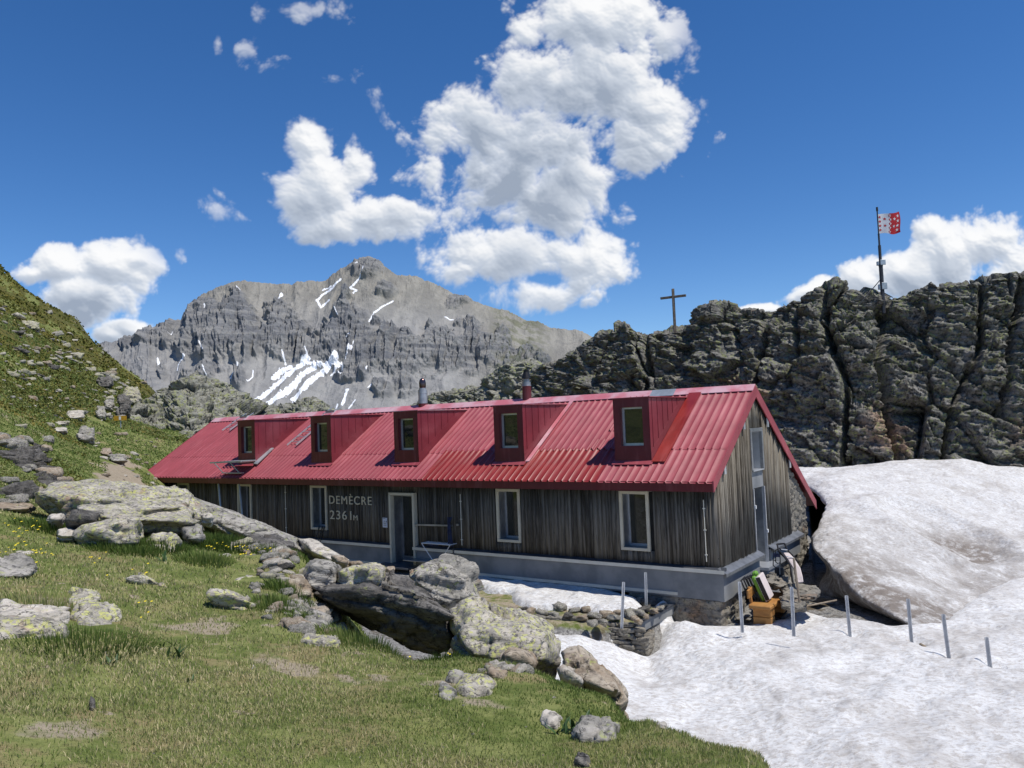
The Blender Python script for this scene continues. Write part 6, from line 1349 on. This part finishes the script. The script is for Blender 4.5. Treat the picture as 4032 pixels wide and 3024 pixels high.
def far_grass():
    g=np.random.default_rng(15); N=150000; az=g.uniform(-.68,-.2,N); r=np.exp(g.uniform(math.log(15),math.log(75),N)); x,y=r*np.sin(az),r*np.cos(az); p=np.stack([x,y,0*x],1); a,b=toH(x,y)
    tr=[tuple(P(u,v,d)[:2]) for u,v,d in [(375,1935,24),(380,1850,28),(385,1775,32),(400,1745,35),(470,1735,36),(500,1700,40),(520,1712,39),(545,1760,34),(580,1790,32),(600,1830,30),(545,1850,29),(520,1940,24)]]
    f=fbm(p*.3,4,71); k=~((a>-.5)&(a<25)&(b>-1)&(b<9))&(f+g.random(N)*.7>-.05)&(sdist(x,y,tr)+.5*f<.1); x,y,r,f=x[k],y[k],r[k],f[k]; n=len(x)
    o=blades(x,y,r*.0017*g.uniform(.6,1.5,n),r*.0014*g.uniform(.7,1.3,n),np.clip(.42+.3*f+g.normal(0,.13,n),0,1),'far_grass',seed=16,lean=.9)
far_grass()
def tuft(u,v,r,rad,n,h,tone,label,seed,name='grass_tuft',w=.006,lean=.6,group=None,cat='grass tuft'):
    g=np.random.default_rng(seed); q=P(u,v,r); a=g.uniform(0,6.283,n); rr=rad*np.sqrt(g.random(n)); x,y=q[0]+rr*np.cos(a),q[1]+rr*np.sin(a)
    z=np.maximum(height(x,y)-.01,-9); hh=.72*h*g.uniform(.4,1.1,n)*(1-.5*(rr/rad)**2); o=blades(x,y,hh,np.full(n,max(w,r*.0009)),np.clip(tone+g.normal(0,.12,n),0,1),name,label,None,lean,seed,z=z); return tag(o,label,cat,group)
for k,(u,v,r,rad,n,h,tn,lb) in enumerate([(1850,2440-20,8.0,.25,700,.22,.22,'bright green grass tuft growing at the foot of the big lichened boulder'),(1740,2600,7.3,.25,800,.2,.2,'green grass tuft between the black slate boulder and the big lichened boulder'),(1290,2500,7.9,.4,1600,.22,.3,'tall green grass tuft in front of the dark hollow'),(1420,2550,7.2,.45,1700,.2,.45,'dry and green tuft right of the dark hollow'),(1130,2345,9.0,.28,900,.22,.25,'dark green tuft left of the squared orange-brown block'),(1095,2430,8.2,.35,1300,.2,.35,'tuft with brown base beside the long lichened stone spine'),(860,2060,11.6,.7,2600,.28,.12,'lush green grass pocket right of the huge slab'),(930,2110,11.3,.6,2000,.26,.15,'dark green grass under the black slate ledge'),(630,2150,10.7,.4,1200,.22,.15,'dark green grass in the hollow under the huge slab'),(215,2000,11.8,.5,1300,.24,.2,'olive tuft at the lower left end of the huge slab'),(440,2125,10.6,.3,900,.2,.3,'tuft at the foot of the lichened lobe of the huge slab'),(800,2215,10.2,.35,1100,.2,.4,'straw coloured tuft left of the blocky cream stone'),(540,2160,10.3,.3,800,.2,.25,'tuft left of the upright lichened stone'),(200,2360,7.6,.5,1700,.14,.6,'dry brown turf cushion behind the three slabs at the left edge'),(330,2500,6.4,.5,1800,.15,.2,'green turf between the lowest slab and the pink slab at the left edge'),(1060,2180,11,.35,900,.2,.35,'tuft between the slate slabs and the cream stone'),(1200,2175,11.2,.4,900,.16,.25,'low green tuft behind the grey-white boulder'),(1910,2340,11.2,.3,700,.15,.35,'tuft at the right foot of the tall grey and tan boulder')]):
    tuft(u,v,r,rad,n,h,tn,lb,900+k)
# broad-leaved plants: real leaves
def plant(u,v,r,n,Ln,label,seed):
    g=random.Random(seed); q=P(u,v,r); z=hz(q[0],q[1]); t=empty('leafy_plant',(q[0],q[1],z-.01)); tag(t,label,'plant')
    for k in range(n):
        a=g.uniform(0,6.28); L_=.72*Ln*g.uniform(.6,1.1); w_=L_*.11; bm=bmesh.new(); prev=None; tilt=g.uniform(.1,.55); ox,oy=g.uniform(-.05,.05)*Ln*8,g.uniform(-.04,.04)*Ln*8
        for j in range(6):
            s=j/5; ww=w_*math.sin(math.pi*(.12+.88*s))**.8*(1 if j<5 else .05); d=L_*s*math.sin(tilt*(1+s)); zz_=L_*s*math.cos(tilt*(1+s)*.9)
            c=Vector((ox+math.cos(a)*d,oy+math.sin(a)*d,zz_)); sd=Vector((-math.sin(a),math.cos(a),0))*ww; cur=(bm.verts.new(c-sd),bm.verts.new(c+Vector((0,0,-ww*.5))),bm.verts.new(c+sd))
            if prev: bm.faces.new((prev[0],prev[1],cur[1],cur[0])); bm.faces.new((prev[1],prev[2],cur[2],cur[1]))
            prev=cur
        me=bpy.data.meshes.new('leaf'); bm.to_mesh(me); bm.free(); me.polygons.foreach_set('use_smooth',np.ones(len(me.polygons),bool)); link('leaf',me,M['leaf'],t)
M['leaf']=simple('leaf',(.05,.10,.025),(.035,.07,.02),12.,.5,0,.1)
plant(2232,2870,4.85,12,.17,'dark broad-leaved plant in the lower right grass, left of its twin',1); plant(2290,2860,4.95,9,.15,'dark broad-leaved plant partly in front of the long pale stone at lower right',2)
plant(690,2612,6.1,9,.15,'green broad-leaved plant right of the split white stone',3); plant(430,2650,5.9,6,.12,'small light green leafy plant in the lower left turf',4); plant(655,2558,6.4,5,.14,'dark leafy sprout just above the split white stone',5); plant(760,2700,5.6,4,.09,'single bright leafy sprout in the lower middle turf',6)
plant(520,2275,8.9,9,.16,'leafy clump behind the curved stone spine',7); plant(640,2195,10.,7,.18,'leafy clump in front of the upright lichened stone',8)
# flowers (tiny, uncountable) as ground cover
def flowers():
    g=np.random.default_rng(8); V=[];F=[];k=0
    M['petal']=simple('petal',(.75,.60,.03),(.65,.5,.02),3.,.6,0,0)
    ang=np.arange(6)*math.pi/3
    for (u,v,r,su,sv,n) in [(70,2100,9.9,70,30,14),(60,2040,11,50,20,10),(120,2020,11.5,60,14,8),(980,2185,10.9,70,8,26),(860,2120,11.2,50,12,12),(150,2160,9.6,50,30,10),(560,2330,7.9,60,20,5),(1600,2600,6.8,200,60,3),(400,2200,9.2,120,30,7),(650,1735-18,38,30,20,0),(560,2240,9.0,40,20,4)]:
        for _ in range(n):
            q=P(u+g.normal()*su*.6,v+g.normal()*sv*.6,r*(1+g.normal()*.03)); z=hz(q[0],q[1])+g.uniform(.05,.085); s=.011*(.7+.05*r)*g.uniform(.7,1.2)
            ring=np.stack([q[0]+s*np.cos(ang),q[1]+s*np.sin(ang)-0,z+s*.3*np.sin(ang)],1); V.append(np.concatenate([[[q[0],q[1],z-s*.3]],ring])); F+=[[k,k+1+j,k+1+(j+1)%6] for j in range(6)]; k+=7
    o=link('yellow_flowers',npmesh('yellow_flowers',np.concatenate(V),F),M['petal']); tag(o,kind='stuff')
flowers()
# coarse heath and turf cushions on the hillside: low mounds of leafy faces, one carpet
def heath():
    g=np.random.default_rng(9); N=150000; az=g.uniform(-.66,-.1,N); r=np.exp(g.uniform(math.log(16),math.log(115),N)); x,y=r*np.sin(az),r*np.cos(az); p=np.stack([x,y,0*x],1)
    f=fbm(p*.16,5,50,.62)+.2*sst(30,80,r)-.05; f2=fbm(p*.45,3,51); a,b=toH(x,y); keep=((f+.35*f2)>-.12+.3*g.random(N))&~((np.arctan2(x,y)>-.505)&(r<50))&~((a>-.5)&(a<25)&(b>-1)&(b<9)); x,y,r,f2=x[keep],y[keep],r[keep],f2[keep]; n=len(x)
    h=r*.0018*g.uniform(.6,1.5,n); tone=np.clip(.38+.3*f2+g.normal(0,.10,n),0,1); o=blades(x,y,h,h*1.1,tone,'heath',seed=10,lean=.9); o.data.materials.clear(); o.data.materials.append(M['heath'])
def mat_heath():
    m,T=new_mat('heath'); at=T.n('ShaderNodeAttribute',attribute_name='tone').outputs['Fac']; r=T.n('ShaderNodeValToRGB',{0:at}); e=r.color_ramp
    e.elements[0].color=(.06,.075,.016,1); e.elements[1].color=(.32,.25,.10,1); x=e.elements.new(.4); x.color=(.13,.13,.028,1); x=e.elements.new(.65); x.color=(.20,.165,.042,1)
    fin(T,r.outputs[0],.8,0,None,.15); return m
M['heath']=mat_heath(); heath()
